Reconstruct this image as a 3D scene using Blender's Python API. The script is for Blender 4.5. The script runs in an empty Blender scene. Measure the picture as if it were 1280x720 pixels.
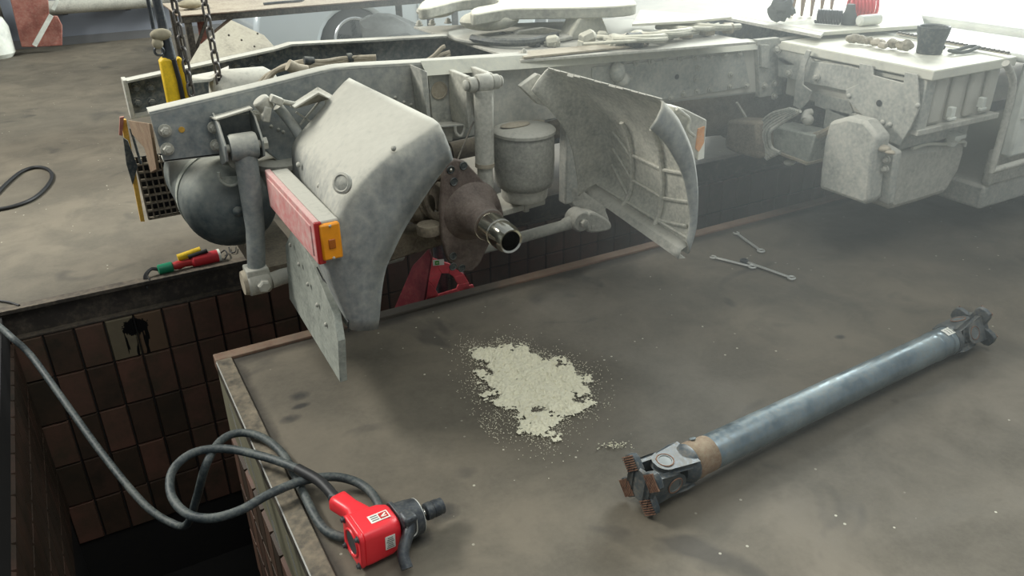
import bpy, math, random
from math import sin, cos, pi, radians
from mathutils import Vector, Matrix, noise
random.seed(7)
S = bpy.context.scene
COL = S.collection
V = Vector

# ------------------------------------------------------------------ camera
CAM_H = 1.8
FOC = 1003.6
YAW, PIT, ROL = 0.505278416, 0.466579898, 0.0143693071
Fw = V((sin(YAW)*cos(PIT), cos(YAW)*cos(PIT), -sin(PIT)))
Rt = V((cos(YAW), -sin(YAW), 0.0))
Dn = Fw.cross(Rt)
R2 = Rt*cos(ROL) + Dn*sin(ROL)
D2 = Dn*cos(ROL) - Rt*sin(ROL)
CAM = V((0, 0, CAM_H))
cd = bpy.data.cameras.new('camera')
cam = bpy.data.objects.new('camera', cd)
COL.objects.link(cam)
m3 = Matrix((R2, -D2, -Fw)).transposed()
cam.matrix_world = Matrix.Translation(CAM) @ m3.to_4x4()
cd.sensor_width = 36.0
cd.lens = FOC/1280*36.0
cd.clip_start = 0.02
cd.clip_end = 200
S.camera = cam

# ------------------------------------------------------------------ world, lamps, exposure
w = bpy.data.worlds.new('hall_light')
S.world = w
w.use_nodes = True
bgn = w.node_tree.nodes['Background']
bgn.inputs[0].default_value = (0.86, 0.95, 1.0, 1)
bgn.inputs[1].default_value = 0.34

def area(name, loc, target, size, sizey, power, color):
    ld = bpy.data.lights.new(name, 'AREA')
    ld.shape = 'RECTANGLE'
    ld.size = size
    ld.size_y = sizey
    ld.energy = power
    ld.color = color
    o = bpy.data.objects.new(name, ld)
    COL.objects.link(o)
    o.location = loc
    o.rotation_euler = (V(target)-V(loc)).to_track_quat('-Z', 'Y').to_euler()
    return o
# daylight from the doorway far along the hall, beyond the front of the truck
area('door_daylight', (12.5, 8.5, 5.6), (3.2, 3.2, 0.6), 6.0, 4.5, 4300, (0.92, 1.0, 0.98))
# daylight through the high windows behind the truck
area('window_daylight', (-3.2, 6.8, 5.0), (1.6, 2.9, 0.5), 2.6, 1.3, 500, (1.0, 0.99, 0.93))
# skylight over the bay
area('skylight', (1.6, 0.2, 6.0), (1.9, 2.2, 0.0), 4.5, 3.0, 150, (0.97, 1.0, 0.98))

S.view_settings.view_transform = 'Standard'
S.view_settings.look = 'None'
S.view_settings.gamma = 1.0
S.view_settings.use_curve_mapping = False
S.view_settings.exposure = 0.10

# ------------------------------------------------------------------ helpers
def P(px, py, ax, val):
    """world point where the sight line of a measured photo point meets the plane <ax>=val"""
    r = R2*((px-640)/FOC) + D2*((py-360)/FOC) + Fw
    i = 'xyz'.index(ax)
    t = (val - CAM[i])/r[i]
    return CAM + r*t
def PL(pts, ax, val):
    return [P(a, b, ax, val) for a, b in pts]
def cat(pts, n=6, closed=False):
    """Catmull-Rom through points"""
    pts = [V(p) for p in pts]
    N = len(pts)
    out = []
    rng = range(N) if closed else range(N-1)
    for i in rng:
        p1, p2 = pts[i], pts[(i+1) % N]
        p0 = pts[(i-1) % N] if (closed or i > 0) else p1*2-p2
        p3 = pts[(i+2) % N] if (closed or i < N-2) else p2*2-p1
        for k in range(n):
            t = k/n
            out.append(0.5*((2*p1)+(p2-p0)*t+(2*p0-5*p1+4*p2-p3)*t*t+(3*p1-p0-3*p2+p3)*t**3))
    if not closed:
        out.append(pts[-1])
    return out

class MB:
    def __init__(s):
        s.v = []; s.f = []
    def add(s, vs, fs):
        b = len(s.v)
        s.v += [V(p) for p in vs]
        s.f += [tuple(b+i for i in f) for f in fs]
        return s
    def box(s, c, sz, R=None):
        c = V(c); R = R or Matrix.Identity(3)
        vs = [c + R @ V((x*sz[0]/2, y*sz[1]/2, z*sz[2]/2)) for x in (-1, 1) for y in (-1, 1) for z in (-1, 1)]
        return s.add(vs, [(0,1,3,2),(4,6,7,5),(0,4,5,1),(2,3,7,6),(0,2,6,4),(1,5,7,3)])
    def bb(s, a, b):
        a = V(a); b = V(b)
        return s.box((a+b)/2, [abs(b[i]-a[i]) for i in range(3)])
    def prism(s, pts, vec):
        vec = V(vec); n = len(pts)
        pts = [V(p) for p in pts]
        nr = V((0, 0, 0))
        for i in range(n):
            nr += pts[i].cross(pts[(i+1) % n])
        if nr.dot(vec) > 0:
            pts = pts[::-1]
        fs = [tuple(range(n)), tuple(range(2*n-1, n-1, -1))]
        fs += [((i+1) % n, i, n+i, n+(i+1) % n) for i in range(n)]
        return s.add(pts+[p+vec for p in pts], fs)
    def frame_(s, ax):
        ax = V(ax).normalized()
        u = ax.orthogonal().normalized()
        return ax, u, ax.cross(u)
    def lathe(s, p0, ax, prof, n=24, cap0=True, cap1=True, sq=None):
        ax, u, w_ = s.frame_(ax)
        p0 = V(p0); vs = []; fs = []
        for t, r in prof:
            for k in range(n):
                a = 2*pi*k/n
                vs.append(p0+ax*t+(u*cos(a)+w_*sin(a))*max(r, 1e-4))
        m = len(prof)
        for j in range(m-1):
            for k in range(n):
                a, b = j*n+k, j*n+(k+1) % n
                fs.append((a, b, b+n, a+n))
        if cap0: fs.append(tuple(range(n-1, -1, -1)))
        if cap1: fs.append(tuple((m-1)*n+k for k in range(n)))
        return s.add(vs, fs)
    def cyl(s, a, b, r, r2=None, n=20):
        a = V(a); b = V(b)
        return s.lathe(a, b-a, [(0, r), ((b-a).length, r if r2 is None else r2)], n)
    def tube(s, path, r, n=8, closed=False, caps=True):
        path = [V(p) for p in path]; N = len(path)
        vs = []; fs = []
        prev = None
        for i, p in enumerate(path):
            if closed: t = path[(i+1) % N]-path[i-1]
            else: t = path[min(i+1, N-1)]-path[max(i-1, 0)]
            t.normalize()
            if prev is None: u = t.orthogonal().normalized()
            else:
                u = prev - t*prev.dot(t)
                u = u.normalized() if u.length > 1e-6 else t.orthogonal().normalized()
            prev = u; q = t.cross(u)
            rr = r[i] if isinstance(r, (list, tuple)) else r
            for k in range(n):
                a = 2*pi*k/n
                vs.append(p+(u*cos(a)+q*sin(a))*rr)
        for j in range(N if closed else N-1):
            for k in range(n):
                a, b = j*n+k, j*n+(k+1) % n
                c, d = ((j+1) % N)*n+(k+1) % n, ((j+1) % N)*n+k
                fs.append((a, b, c, d))
        if caps and not closed:
            fs.append(tuple(range(n-1, -1, -1)))
            fs.append(tuple((N-1)*n+k for k in range(n)))
        return s.add(vs, fs)
    def ball(s, c, r, sc=(1, 1, 1), n=16, m=10, R=None):
        c = V(c); vs = []; fs = []
        R = R or Matrix.Identity(3)
        for j in range(m+1):
            ph = pi*j/m
            for k in range(n):
                a = 2*pi*k/n
                vs.append(c+R @ V((max(sin(ph),1e-3)*cos(a)*r*sc[0], max(sin(ph),1e-3)*sin(a)*r*sc[1], cos(ph)*r*sc[2])))
        for j in range(m):
            for k in range(n):
                a, b = j*n+k, j*n+(k+1) % n
                fs.append((a, a+n, b+n, b))
        return s.add(vs, fs)
    def torus(s, c, ax, R, r, n=24, m=8):
        ax, u, w_ = s.frame_(ax)
        return s.tube([V(c)+(u*cos(2*pi*k/n)+w_*sin(2*pi*k/n))*R for k in range(n)], r, m, closed=True)
    def grid(s, rows):
        n = len(rows[0]); vs = [p for r in rows for p in r]; fs = []
        for j in range(len(rows)-1):
            for k in range(n-1):
                a = j*n+k
                fs.append((a, a+1, a+n+1, a+n))
        return s.add(vs, fs)
    def strut(s, a, b, wd, th, up=(0, 0, 1)):
        a = V(a); b = V(b); x = (b-a).normalized(); y = V(up).cross(x).normalized(); z = x.cross(y)
        return s.box((a+b)/2, ((b-a).length, wd, th), Matrix((x, y, z)).transposed())

ORG = {}
def part(name, mb, m, parent=None, smooth=True, bev=0, ang=35, solid=0, **k):
    """ONE mesh object; child meshes are stored relative to the origin of their thing"""
    o0 = ORG.get(parent, V((0, 0, 0))) if parent else V(k.pop('org', (0, 0, 0)))
    me = bpy.data.meshes.new(name)
    me.from_pydata([tuple(p-o0) for p in mb.v], [], mb.f)
    me.materials.append(m)
    me.validate()
    o = bpy.data.objects.new(name, me)
    COL.objects.link(o)
    if smooth:
        me.shade_smooth()
        me.set_sharp_from_angle(angle=radians(ang))
    if solid:
        q = o.modifiers.new('solid', 'SOLIDIFY'); q.thickness = solid; q.offset = 0
    if bev:
        q = o.modifiers.new('bevel', 'BEVEL'); q.width = bev; q.segments = 2; q.limit_method = 'ANGLE'; q.angle_limit = radians(50)
    if parent: o.parent = parent
    else: o.location = o0
    ORG[o] = o0
    for a, b in k.items():
        if b: o[a] = b
    return o
def thing(name, loc, label, category, group=None):
    o = bpy.data.objects.new(name, None)
    COL.objects.link(o)
    o.empty_display_size = 0.05
    o.location = loc; ORG[o] = V(loc)
    o['label'] = label; o['category'] = category
    if group: o['group'] = group
    return o
def single(name, mb, m, org, label, category, group=None, **k):
    o = part(name, mb, m, None, org=org, **k)
    o['label'] = label; o['category'] = category
    if group: o['group'] = group
    return o
def struct(name, mb, m, **k):
    o = part(name, mb, m, None, **k)
    o['kind'] = 'structure'
    return o
def share(name, me, parent, loc, R=None, scale=1.0):
    o = bpy.data.objects.new(name, me)
    COL.objects.link(o)
    o.parent = parent
    o.location = V(loc)-ORG[parent]
    if R is not None: o.rotation_euler = R.to_euler()
    o.scale = (scale, scale, scale)
    ORG[o] = ORG[parent]
    return o
def mesh_of(mb, name, m, ang=35, smooth=True):
    me = bpy.data.meshes.new(name)
    me.from_pydata([tuple(p) for p in mb.v], [], mb.f)
    me.materials.append(m)
    if smooth:
        me.shade_smooth(); me.set_sharp_from_angle(angle=radians(ang))
    return me
def Rz(ax):
    """rotation taking +Z to ax"""
    return V(ax).to_track_quat('Z', 'Y').to_matrix()

# ------------------------------------------------------------------ materials
def L(c):
    """sRGB 0-255 to linear"""
    return tuple((x/255/12.92) if x/255 <= 0.04045 else ((x/255+0.055)/1.055)**2.4 for x in c)+(1.0,)
class NT:
    def __init__(s, name):
        s.m = bpy.data.materials.new(name); s.m.use_nodes = True
        s.t = s.m.node_tree; s.b = s.t.nodes['Principled BSDF']
        s.co = s.t.nodes.new('ShaderNodeTexCoord').outputs['Object']
    def n(s, kind, ins=None, **pr):
        q = s.t.nodes.new('ShaderNode'+kind)
        for a, b in pr.items(): setattr(q, a, b)
        for a, b in (ins or {}).items():
            if hasattr(b, 'links'): s.t.links.new(b, q.inputs[a])
            else: q.inputs[a].default_value = b
        return q
    def noise(s, scale, det=4, rough=0.55, co=None, dist=0.0):
        return s.n('TexNoise', {'Vector': co or s.co, 'Scale': scale, 'Detail': det, 'Roughness': rough, 'Distortion': dist}).outputs['Fac']
    def ramp(s, fac, a, b, ca=(0,0,0,1), cb=(1,1,1,1)):
        q = s.n('ValToRGB', {'Fac': fac})
        q.color_ramp.elements[0].position = a; q.color_ramp.elements[1].position = b
        q.color_ramp.elements[0].color = ca; q.color_ramp.elements[1].color = cb
        return q.outputs['Color']
    def mix(s, f, a, b, bt='MIX'):
        q = s.n('Mix', data_type='RGBA', blend_type=bt)
        for sock, val in ((q.inputs[0], f), (q.inputs[6], a), (q.inputs[7], b)):
            if hasattr(val, 'links'): s.t.links.new(val, sock)
            else: sock.default_value = val
        return q.outputs[2]
    def math(s, op, a, b=0.0, clamp=False):
        q = s.n('Math', operation=op, use_clamp=clamp)
        for i, val in enumerate((a, b)):
            if hasattr(val, 'links'): s.t.links.new(val, q.inputs[i])
            else: q.inputs[i].default_value = val
        return q.outputs[0]
    def set(s, **k):
        for a, b in k.items():
            sock = s.b.inputs[a.replace('_', ' ')]
            if hasattr(b, 'links'): s.t.links.new(b, sock)
            else: sock.default_value = b
    def bump(s, h, st=0.3, d=0.002):
        q = s.n('Bump', {'Height': h, 'Strength': st, 'Distance': d})
        s.t.links.new(q.outputs[0], s.b.inputs['Normal'])

DUST = L((184, 181, 168))
def dusty(name, base, dust=0.5, rough=0.6, metal=0.0, up=0.5, scale=9, dcol=DUST, bump=0.25, var=0.35, streak=None, xg=0, na=1.0, grime=None):
    """paint, rubber or steel under workshop dust; dust lies thicker on faces that look up"""
    q = NT(name)
    base = L(base) if len(base) == 3 else base
    co = q.co
    if streak:
        co = q.n('Mapping', {'Vector': q.co, 'Scale': streak}).outputs[0]
    n1 = q.noise(scale, 6, 0.62, co)
    n2 = q.noise(scale*7, 4, 0.6)
    dark = tuple(c*(1-var) for c in base[:3])+(1,)
    lite = tuple(min(1, c*(1+var*0.8)) for c in base[:3])+(1,)
    c = q.mix(q.ramp(n1, 0.3, 0.7), dark, lite)
    geo = q.n('NewGeometry'); sep = q.n('SeparateXYZ', {0: geo.outputs['Normal']})
    upf = q.math('MULTIPLY', q.math('MAXIMUM', sep.outputs[2], 0.0), up)
    f = q.math('ADD', upf, dust)
    f = q.math('ADD', f, q.math('MULTIPLY', q.math('SUBTRACT', n1, 0.5), 1.1*na))
    if xg: f = q.math('ADD', f, q.math('MULTIPLY', q.math('MAXIMUM', q.math('SUBTRACT', q.n('SeparateXYZ', {0: geo.outputs['Position']}).outputs[0], .75), 0.0), xg))
    f = q.math('ADD', f, q.math('MULTIPLY', q.math('SUBTRACT', n2, 0.5), 1.3*na), True)
    dc = q.mix(n2, tuple(x*0.86 for x in dcol[:3])+(1,), tuple(min(1, x*1.08) for x in dcol[:3])+(1,))
    fin = q.mix(f, c, dc)
    if grime:      # a stretch of the edge trodden over with oily dirt
        px_ = q.n('SeparateXYZ', {0: geo.outputs['Position']}).outputs[0]
        dd_ = q.math('ABSOLUTE', q.math('SUBTRACT', px_, (grime[0]+grime[1])/2))
        g_ = q.math('SUBTRACT', q.math('ADD', (grime[1]-grime[0])/2, q.math('MULTIPLY', q.math('SUBTRACT', q.noise(7, 4, .6, geo.outputs['Position']), .5), .8)), dd_)
        fin = q.mix(q.math('MULTIPLY', g_, 3.5, True), fin, L((72, 66, 57)))
    q.set(Base_Color=fin)
    q.set(Roughness=q.math('ADD', q.math('MULTIPLY', f, 0.9-rough), rough, True))
    if metal: q.set(Metallic=q.math('MULTIPLY', q.math('SUBTRACT', 1.0, f), metal))
    q.bump(q.math('ADD', n1, q.math('MULTIPLY', n2, 0.5)), bump, 0.003)
    return q.m
def plain(name, col, rough=0.5, metal=0.0, var=0.15, scale=20, bump=0.1, **k):
    q = NT(name); col = L(col)
    n1 = q.noise(scale, 4)
    q.set(Base_Color=q.mix(n1, tuple(c*(1-var) for c in col[:3])+(1,), tuple(min(1, c*(1+var)) for c in col[:3])+(1,)))
    q.set(Roughness=rough, Metallic=metal)
    q.set(**k)
    q.bump(n1, bump, 0.001)
    return q.m

XE_, YN_ = 0.305, 3.224
FLOOR_BLOTS = [(P(x, y, 'z', 0).x, P(x, y, 'z', 0).y, rx, ry) for x, y, rx, ry in ((375, 493, .05, .035), (376, 506, .04, .02), (362, 522, .05, .03), (552, 640, .07, .05), (520, 668, .05, .06), (1050, 420, .03, .02))]  # the pair beside the impact wrench paints its shadow
def m_floor():
    q = NT('concrete_floor')
    big = q.noise(0.7, 5, 0.6)
    mid = q.noise(3.2, 7, 0.65, dist=0.4)
    fine = q.noise(55, 5, 0.7)
    c = q.mix(q.ramp(big, 0.3, 0.72), L((76, 71, 62)), L((122, 112, 96)))
    c = q.mix(q.math('MULTIPLY', q.ramp(mid, 0.42, 0.62), 0.6), c, L((68, 64, 56)))
    c = q.mix(q.math('MULTIPLY', fine, 0.5), c, L((120, 113, 98)))
    # dark oil spots
    oil = q.noise(2.1, 3, 0.5, q.n('Mapping', {'Vector': q.co, 'Location': (4.3, 1.9, 0)}).outputs[0], 0.9)
    c = q.mix(q.math('MULTIPLY', q.ramp(oil, 0.62, 0.70), 0.6), c, L((58, 56, 52)))
    # pale chips and crumbs
    vo = q.n('TexVoronoi', {'Vector': q.co, 'Scale': 24.0, 'Randomness': 1.0})
    ch = q.math('LESS_THAN', vo.outputs['Distance'], 0.11)
    pat = q.ramp(q.noise(2.4, 4, 0.6), 0.52, 0.60)
    chips = q.math('MULTIPLY', ch, pat)
    sel = q.math('GREATER_THAN', q.n('SeparateColor', {0: vo.outputs['Color']}).outputs[0], 0.66)
    c = q.mix(q.math('MULTIPLY', q.math('MULTIPLY', chips, sel), 0.8), c, L((205, 200, 180)))
    # oil blots, the impact wrench's shadow painted as blots, and a strip of grime beside the edge steel
    geo = q.n('NewGeometry'); sp = q.n('SeparateXYZ', {0: geo.outputs['Position']})
    wob = q.math('MULTIPLY', q.math('SUBTRACT', q.noise(14, 4, 0.6, geo.outputs['Position']), 0.5), 1.6)
    for (bx_, by_, rx_, ry_) in FLOOR_BLOTS:
        dx = q.math('POWER', q.math('DIVIDE', q.math('SUBTRACT', sp.outputs[0], bx_), rx_), 2.0)
        dy = q.math('POWER', q.math('DIVIDE', q.math('SUBTRACT', sp.outputs[1], by_), ry_), 2.0)
        bl = q.math('SUBTRACT', 1.0, q.math('ADD', q.math('ADD', dx, dy), wob), True)
        c = q.mix(q.math('MULTIPLY', bl, 0.85), c, L((46, 45, 43)))
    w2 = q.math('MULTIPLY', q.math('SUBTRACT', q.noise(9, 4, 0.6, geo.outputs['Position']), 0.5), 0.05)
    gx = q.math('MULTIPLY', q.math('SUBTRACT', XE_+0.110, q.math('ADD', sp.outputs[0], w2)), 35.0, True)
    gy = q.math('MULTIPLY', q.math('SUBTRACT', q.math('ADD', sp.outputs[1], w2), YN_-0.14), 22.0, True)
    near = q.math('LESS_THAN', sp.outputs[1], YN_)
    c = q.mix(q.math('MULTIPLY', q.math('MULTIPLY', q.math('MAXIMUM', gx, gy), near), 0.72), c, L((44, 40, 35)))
    q.set(Base_Color=c)
    q.set(Roughness=q.math('ADD', 0.55, q.math('MULTIPLY', mid, 0.35)), Specular_IOR_Level=0.35)
    q.bump(q.math('ADD', mid, q.math('MULTIPLY', fine, 0.25)), 0.35, 0.004)
    return q.m
def m_tile(name, a, b, c3):
    q = NT(name)
    oi = q.n('ObjectInfo').outputs['Random']
    geo = q.n('NewGeometry')
    co = geo.outputs['Position']
    n1 = q.noise(6, 6, 0.65, co); n2 = q.noise(40, 4, 0.6, co)
    c = q.mix(oi, L(a), L(b))
    c = q.mix(q.ramp(n1, 0.40, 0.68), c, L(c3))
    c = q.mix(q.math('MULTIPLY', n2, 0.35), c, L((44, 38, 34)))
    q.set(Base_Color=c, Roughness=0.62, Specular_IOR_Level=0.3)
    q.bump(n2, 0.2, 0.002)
    return q.m
def m_stained_tile(name, ca, cb_):
    q = NT(name)
    geo = q.n('NewGeometry'); sp = q.n('SeparateXYZ', {0: geo.outputs['Position']})
    # splat with drips: centre x .22, z -.24 on the far pit wall
    co = q.n('CombineXYZ', {0: sp.outputs[0], 1: 0.0, 2: q.math('MULTIPLY', sp.outputs[2], 0.12)}).outputs[0]
    drip = q.noise(42, 2, 0.5, co)
    dx = q.math('ABSOLUTE', q.math('SUBTRACT', sp.outputs[0], 0.050))
    inx = q.math('LESS_THAN', dx, 0.060)
    low = q.math('MULTIPLY', q.math('GREATER_THAN', drip, 0.56), inx)
    zc = q.math('SUBTRACT', sp.outputs[2], -0.225)
    r2 = q.math('ADD', q.math('POWER', q.math('DIVIDE', dx, 0.062), 2.0), q.math('POWER', q.math('DIVIDE', zc, 0.048), 2.0))
    r2 = q.math('ADD', r2, q.math('MULTIPLY', q.math('SUBTRACT', q.noise(50, 4, 0.6, geo.outputs['Position']), 0.5), 2.2))
    core = q.math('LESS_THAN', r2, 1.0)
    dl = q.math('MULTIPLY', low, q.math('MULTIPLY', q.math('LESS_THAN', zc, 0.0), q.math('GREATER_THAN', zc, -0.17)))
    mk = q.math('MAXIMUM', core, dl)
    base = q.mix(q.noise(9, 5, 0.6, geo.outputs['Position']), L(ca), L(cb_))
    q.set(Base_Color=q.mix(mk, base, L((14, 14, 15))), Roughness=q.math('SUBTRACT', 0.6, q.math('MULTIPLY', mk, 0.3)))
    return q.m
def m_sheet():
    q = dusty('fender_plastic', (98, 108, 114), 0.40, 0.5, 0, 0.85, 5, bump=0.35, streak=(1.8, 4.5, 0.6), na=.6)
    return q

M = dict(
    floor=m_floor(),
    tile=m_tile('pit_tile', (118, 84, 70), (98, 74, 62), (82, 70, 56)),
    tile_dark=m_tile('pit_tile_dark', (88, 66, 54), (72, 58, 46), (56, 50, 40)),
    stained=m_stained_tile('oil_stained_pale_tile', (128, 118, 94), (92, 82, 66)),
    stainedb=m_stained_tile('oil_stained_tile', (112, 88, 66), (86, 70, 54)),
    mortar=plain('mortar', (26, 24, 22), 0.9, var=0.3),
    pitconc=plain('pit_concrete', (110, 106, 84), 0.9, var=0.35, scale=9, bump=0.4),
    angle=dusty('edge_steel', (84, 80, 72), 0.08, 0.5, 0.45, 0.25, 6, dcol=L((150, 136, 112))),
    angle_rust=dusty('edge_steel_rust', (122, 90, 72), 0.25, 0.7, 0.1, 0.25, 8, dcol=L((120, 108, 90)), grime=(.65, 1.9)),
    channel=dusty('channel_steel', (62, 56, 50), 0.05, 0.7, 0.2, 0.3, 6, dcol=L((120, 108, 90))),
    wall=plain('grey_wall_paint', (128, 132, 140), 0.8, var=0.12, scale=3),
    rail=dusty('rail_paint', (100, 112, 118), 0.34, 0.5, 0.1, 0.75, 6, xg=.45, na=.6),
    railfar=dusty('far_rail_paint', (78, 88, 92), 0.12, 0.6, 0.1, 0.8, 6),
    raild=dusty('dusty_rail', (124, 130, 126), 0.58, 0.6, 0, 0.6, 8),
    fender=m_sheet(),
    flap=dusty('flap_rubber', (120, 126, 118), 0.6, 0.8, 0, 0.3, 9, dcol=L((168, 170, 158))),
    fenderin=dusty('fender_inside', (130, 130, 120), 0.70, 0.8, 0, 0.3, 9, dcol=L((200, 197, 182))),
    dust=dusty('dust_caked', (132, 132, 122), 0.75, 0.8, 0, 0.4, 8),
    dustb=dusty('brown_dust_caked', (136, 126, 106), 0.6, 0.85, 0, 0.4, 10, dcol=L((168, 158, 138))),
    rubber=dusty('bellows_rubber', (104, 104, 98), 0.6, 0.7, 0, 0.5, 10, dcol=L((160, 158, 146))),
    black=dusty('black_steel', (48, 54, 56), 0.10, 0.5, 0.1, 0.35, 9, dcol=L((130, 128, 116))),
    tankp=dusty('tank_paint', (62, 74, 78), 0.14, 0.45, 0.1, 0.75, 5, na=.45, dcol=L((150, 150, 138))),
    dark=dusty('grimy_iron', (62, 58, 52), 0.18, 0.8, 0.0, 0.35, 10, dcol=L((128, 120, 104))),
    axle=dusty('axle_grime', (92, 82, 70), 0.3, 0.8, 0, 0.3, 12, dcol=L((140, 130, 110))),
    plate=dusty('brake_plate_grime', (96, 82, 74), 0.18, 0.65, 0.2, 0.25, 14, dcol=L((128, 118, 108))),
    rust=dusty('rusty_iron', (104, 70, 56), 0.3, 0.8, 0.2, 0.2, 16, dcol=L((150, 120, 96))),
    chrome=plain('ground_steel', (196, 192, 180), 0.16, 1.0, var=0.08, scale=40, bump=0.04),
    steel=plain('spanner_steel', (216, 216, 208), 0.42, 0.7, var=0.1, scale=40),
    shaft=dusty('shaft_steel', (124, 138, 144), 0.06, 0.28, 0.65, 0.10, 7, dcol=L((136, 132, 116)), bump=0.12),
    yoke=dusty('yoke_steel', (74, 82, 86), 0.10, 0.45, 0.3, 0.08, 12, dcol=L((140, 130, 112)), bump=0.2),
    sand=plain('absorbent_powder', (222, 216, 190), 0.95, var=0.14, scale=60, bump=0.6),
    red=plain('red_enamel', (232, 48, 56), 0.38, var=0.12, scale=12),
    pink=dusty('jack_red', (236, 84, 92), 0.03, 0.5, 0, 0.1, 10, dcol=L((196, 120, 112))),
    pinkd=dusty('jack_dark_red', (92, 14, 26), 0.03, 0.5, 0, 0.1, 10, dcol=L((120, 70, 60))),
    lens=dusty('red_lens', (206, 70, 78), 0.66, 0.35, 0, 0.3, 6, dcol=L((206, 170, 162))),
    amber=plain('amber_lens', (240, 150, 24), 0.3, var=0.2, scale=30),
    scratch=plain('worn_bright_edge', (176, 174, 166), 0.4, 0.3),
    amberd=plain('amber_core', (170, 92, 22), 0.3),
    yellow=dusty('yellow_plastic', (226, 186, 20), 0.02, 0.5, 0, 0.15, 14, dcol=L((150, 120, 40))),
    yellowb=dusty('yellow_paint', (206, 160, 60), 0.12, 0.6, 0, 0.2, 20, dcol=L((130, 110, 70))),
    white=dusty('white_panel', (214, 216, 206), 0.25, 0.5, 0, 0.2, 5, dcol=L((206, 206, 190)), bump=0.1),
    alu=dusty('deck_aluminium', (196, 196, 184), 0.55, 0.6, 0, 0.3, 6, dcol=L((206, 203, 184)), bump=0.25),
    label=plain('white_label', (226, 224, 212), 0.6),
    labelred=plain('label_red', (190, 40, 36), 0.6),
    labelgreen=plain('label_green', (80, 160, 60), 0.6),
    labelgrey=plain('label_grey', (110, 108, 100), 0.6),
    hose=dusty('rubber_hose', (50, 58, 60), 0.03, 0.5, 0, 0.18, 14, dcol=L((120, 122, 112)), bump=0.1),
    blackr=plain('black_rubber', (28, 28, 28), 0.55),
    gun=dusty('gunmetal', (70, 74, 78), 0.05, 0.42, 0.5, 0.1, 16, dcol=L((110, 108, 98))),
    green=plain('green_tape', (20, 120, 84), 0.35),
    redplug=plain('red_plug', (170, 40, 38), 0.4),
    chain=plain('chain_steel', (104, 100, 96), 0.42, 0.7, var=0.3),
    brown=dusty('bench_steel', (120, 98, 84), 0.25, 0.8, 0, 0.5, 8, dcol=L((172, 162, 142))),
    redbrown=dusty('red_oxide', (150, 92, 80), 0.15, 0.8, 0, 0.3, 6, dcol=L((170, 140, 124))),
    silver=plain('silver_car_paint', (214, 224, 226), 0.25, 0.25, var=0.03, scale=3, bump=0.0, Coat_Weight=0.6),
    glass=plain('car_glass', (70, 84, 90), 0.08, var=0.05),
    tyre=plain('tyre_rubber', (62, 62, 60), 0.85, var=0.2),
    alloy=plain('alloy_rim', (208, 212, 214), 0.3, 0.6),
    sheetm=dusty('board', (140, 134, 120), 0.4, 0.9, 0, 0.3, 8, dcol=L((166, 160, 142))),
    charcoal=plain('charcoal_cloth', (78, 80, 76), 0.95, var=0.4, scale=30, bump=0.7),
    redcoil=plain('red_air_line', (206, 50, 56), 0.4),
    rag=plain('dirty_rag', (150, 142, 120), 0.95, var=0.3, scale=40, bump=0.8),
)
M['lightrust'] = dusty('pale_rust', (128, 98, 74), 0.3, 0.8, 0, 0.3, 12, dcol=L((150, 138, 114)))
M['amber_faded'] = dusty('faded_amber', (226, 140, 60), 0.45, 0.5, 0, 0.2, 20, dcol=L((206, 172, 140)))
M['clod'] = dusty('clod_earth', (112, 102, 84), 0.3, 0.9, 0, 0.3, 14, dcol=L((160, 152, 130)))
M['cap'] = plain('bearing_cap_steel', (112, 116, 114), 0.5, 0.4)
M['coup'] = dusty('coupling_dust', (120, 122, 114), 0.35, 0.6, 0, 1.0, 6, dcol=L((206, 202, 182)), na=.5)
M['skirt'] = plain('skirting', (104, 104, 104), 0.9, var=.2, scale=4)

# shared hex bolt, axis +Z, unit size 1 = 1 m across the washer radius 0.5
def bolt_mesh(name, m):
    b = MB()
    b.lathe((0, 0, 0), (0, 0, 1), [(0, .5), (.16, .5)], 14)
    b.lathe((0, 0, .16), (0, 0, 1), [(0, .36), (.30, .36), (.38, .30)], 6)
    b.lathe((0, 0, .5), (0, 0, 1), [(0, .17), (.16, .17)], 8)
    return mesh_of(b, name, m)
BOLT = bolt_mesh('bolt', M['dust'])
BOLTD = bolt_mesh('bolt_dark', M['black'])
BOLTF = bolt_mesh('bolt_far', M['railfar'])
RIV = mesh_of(MB().lathe((0, 0, -.1), (0, 0, 1), [(0, .5), (.1, .5), (.3, .42), (.42, .25), (.46, .02)], 10), 'rivet', M['raild'], 60)
def bolt(parent, loc, ax=(0, -1, 0), size=.03, me=None, name='bolt'):
    return share(name, me or BOLT, parent, loc, Rz(ax), size)

# ================================================================== SETTING
YN, YF = 3.224, 4.146            # near and far lip of the long pit
XE, XL = 0.305, -0.50            # end beam of the near slab, left wall of the cross pit
DEEP = -1.9
XR, YB = 16.0, 12.25
b = MB()
b.bb((XE+.012, -3.0, DEEP-.1), (XR, YN-.012, -.006))
struct('floor_near', b, M['floor'], smooth=False)
b = MB(); b.bb((-9, YF+.04, -.5), (XR, YB, 0.0)); b.bb((-9, YF+.04, DEEP-.1), (XR, YF+.3, -.5))
struct('floor_far', b, M['floor'], smooth=False)
b = MB(); b.bb((-9, -3.0, DEEP-.1), (XL-.03, YF+.04, 0.0))
struct('floor_left', b, M['floor'], smooth=False)
b = MB(); b.bb((XL-.03, -3.0, DEEP-.12), (XR, YF+.05, DEEP))
struct('floor_pit', b, M['mortar'], smooth=False)
b = MB(); b.bb((-9, YB, 0), (XR, YB+.25, 5.0))
struct('wall_back', b, M['wall'], smooth=False)
b = MB(); b.bb((-9, YB-.03, 0), (XR, YB, .10))
struct('baseboard_back', b, M['skirt'], smooth=False)

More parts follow.
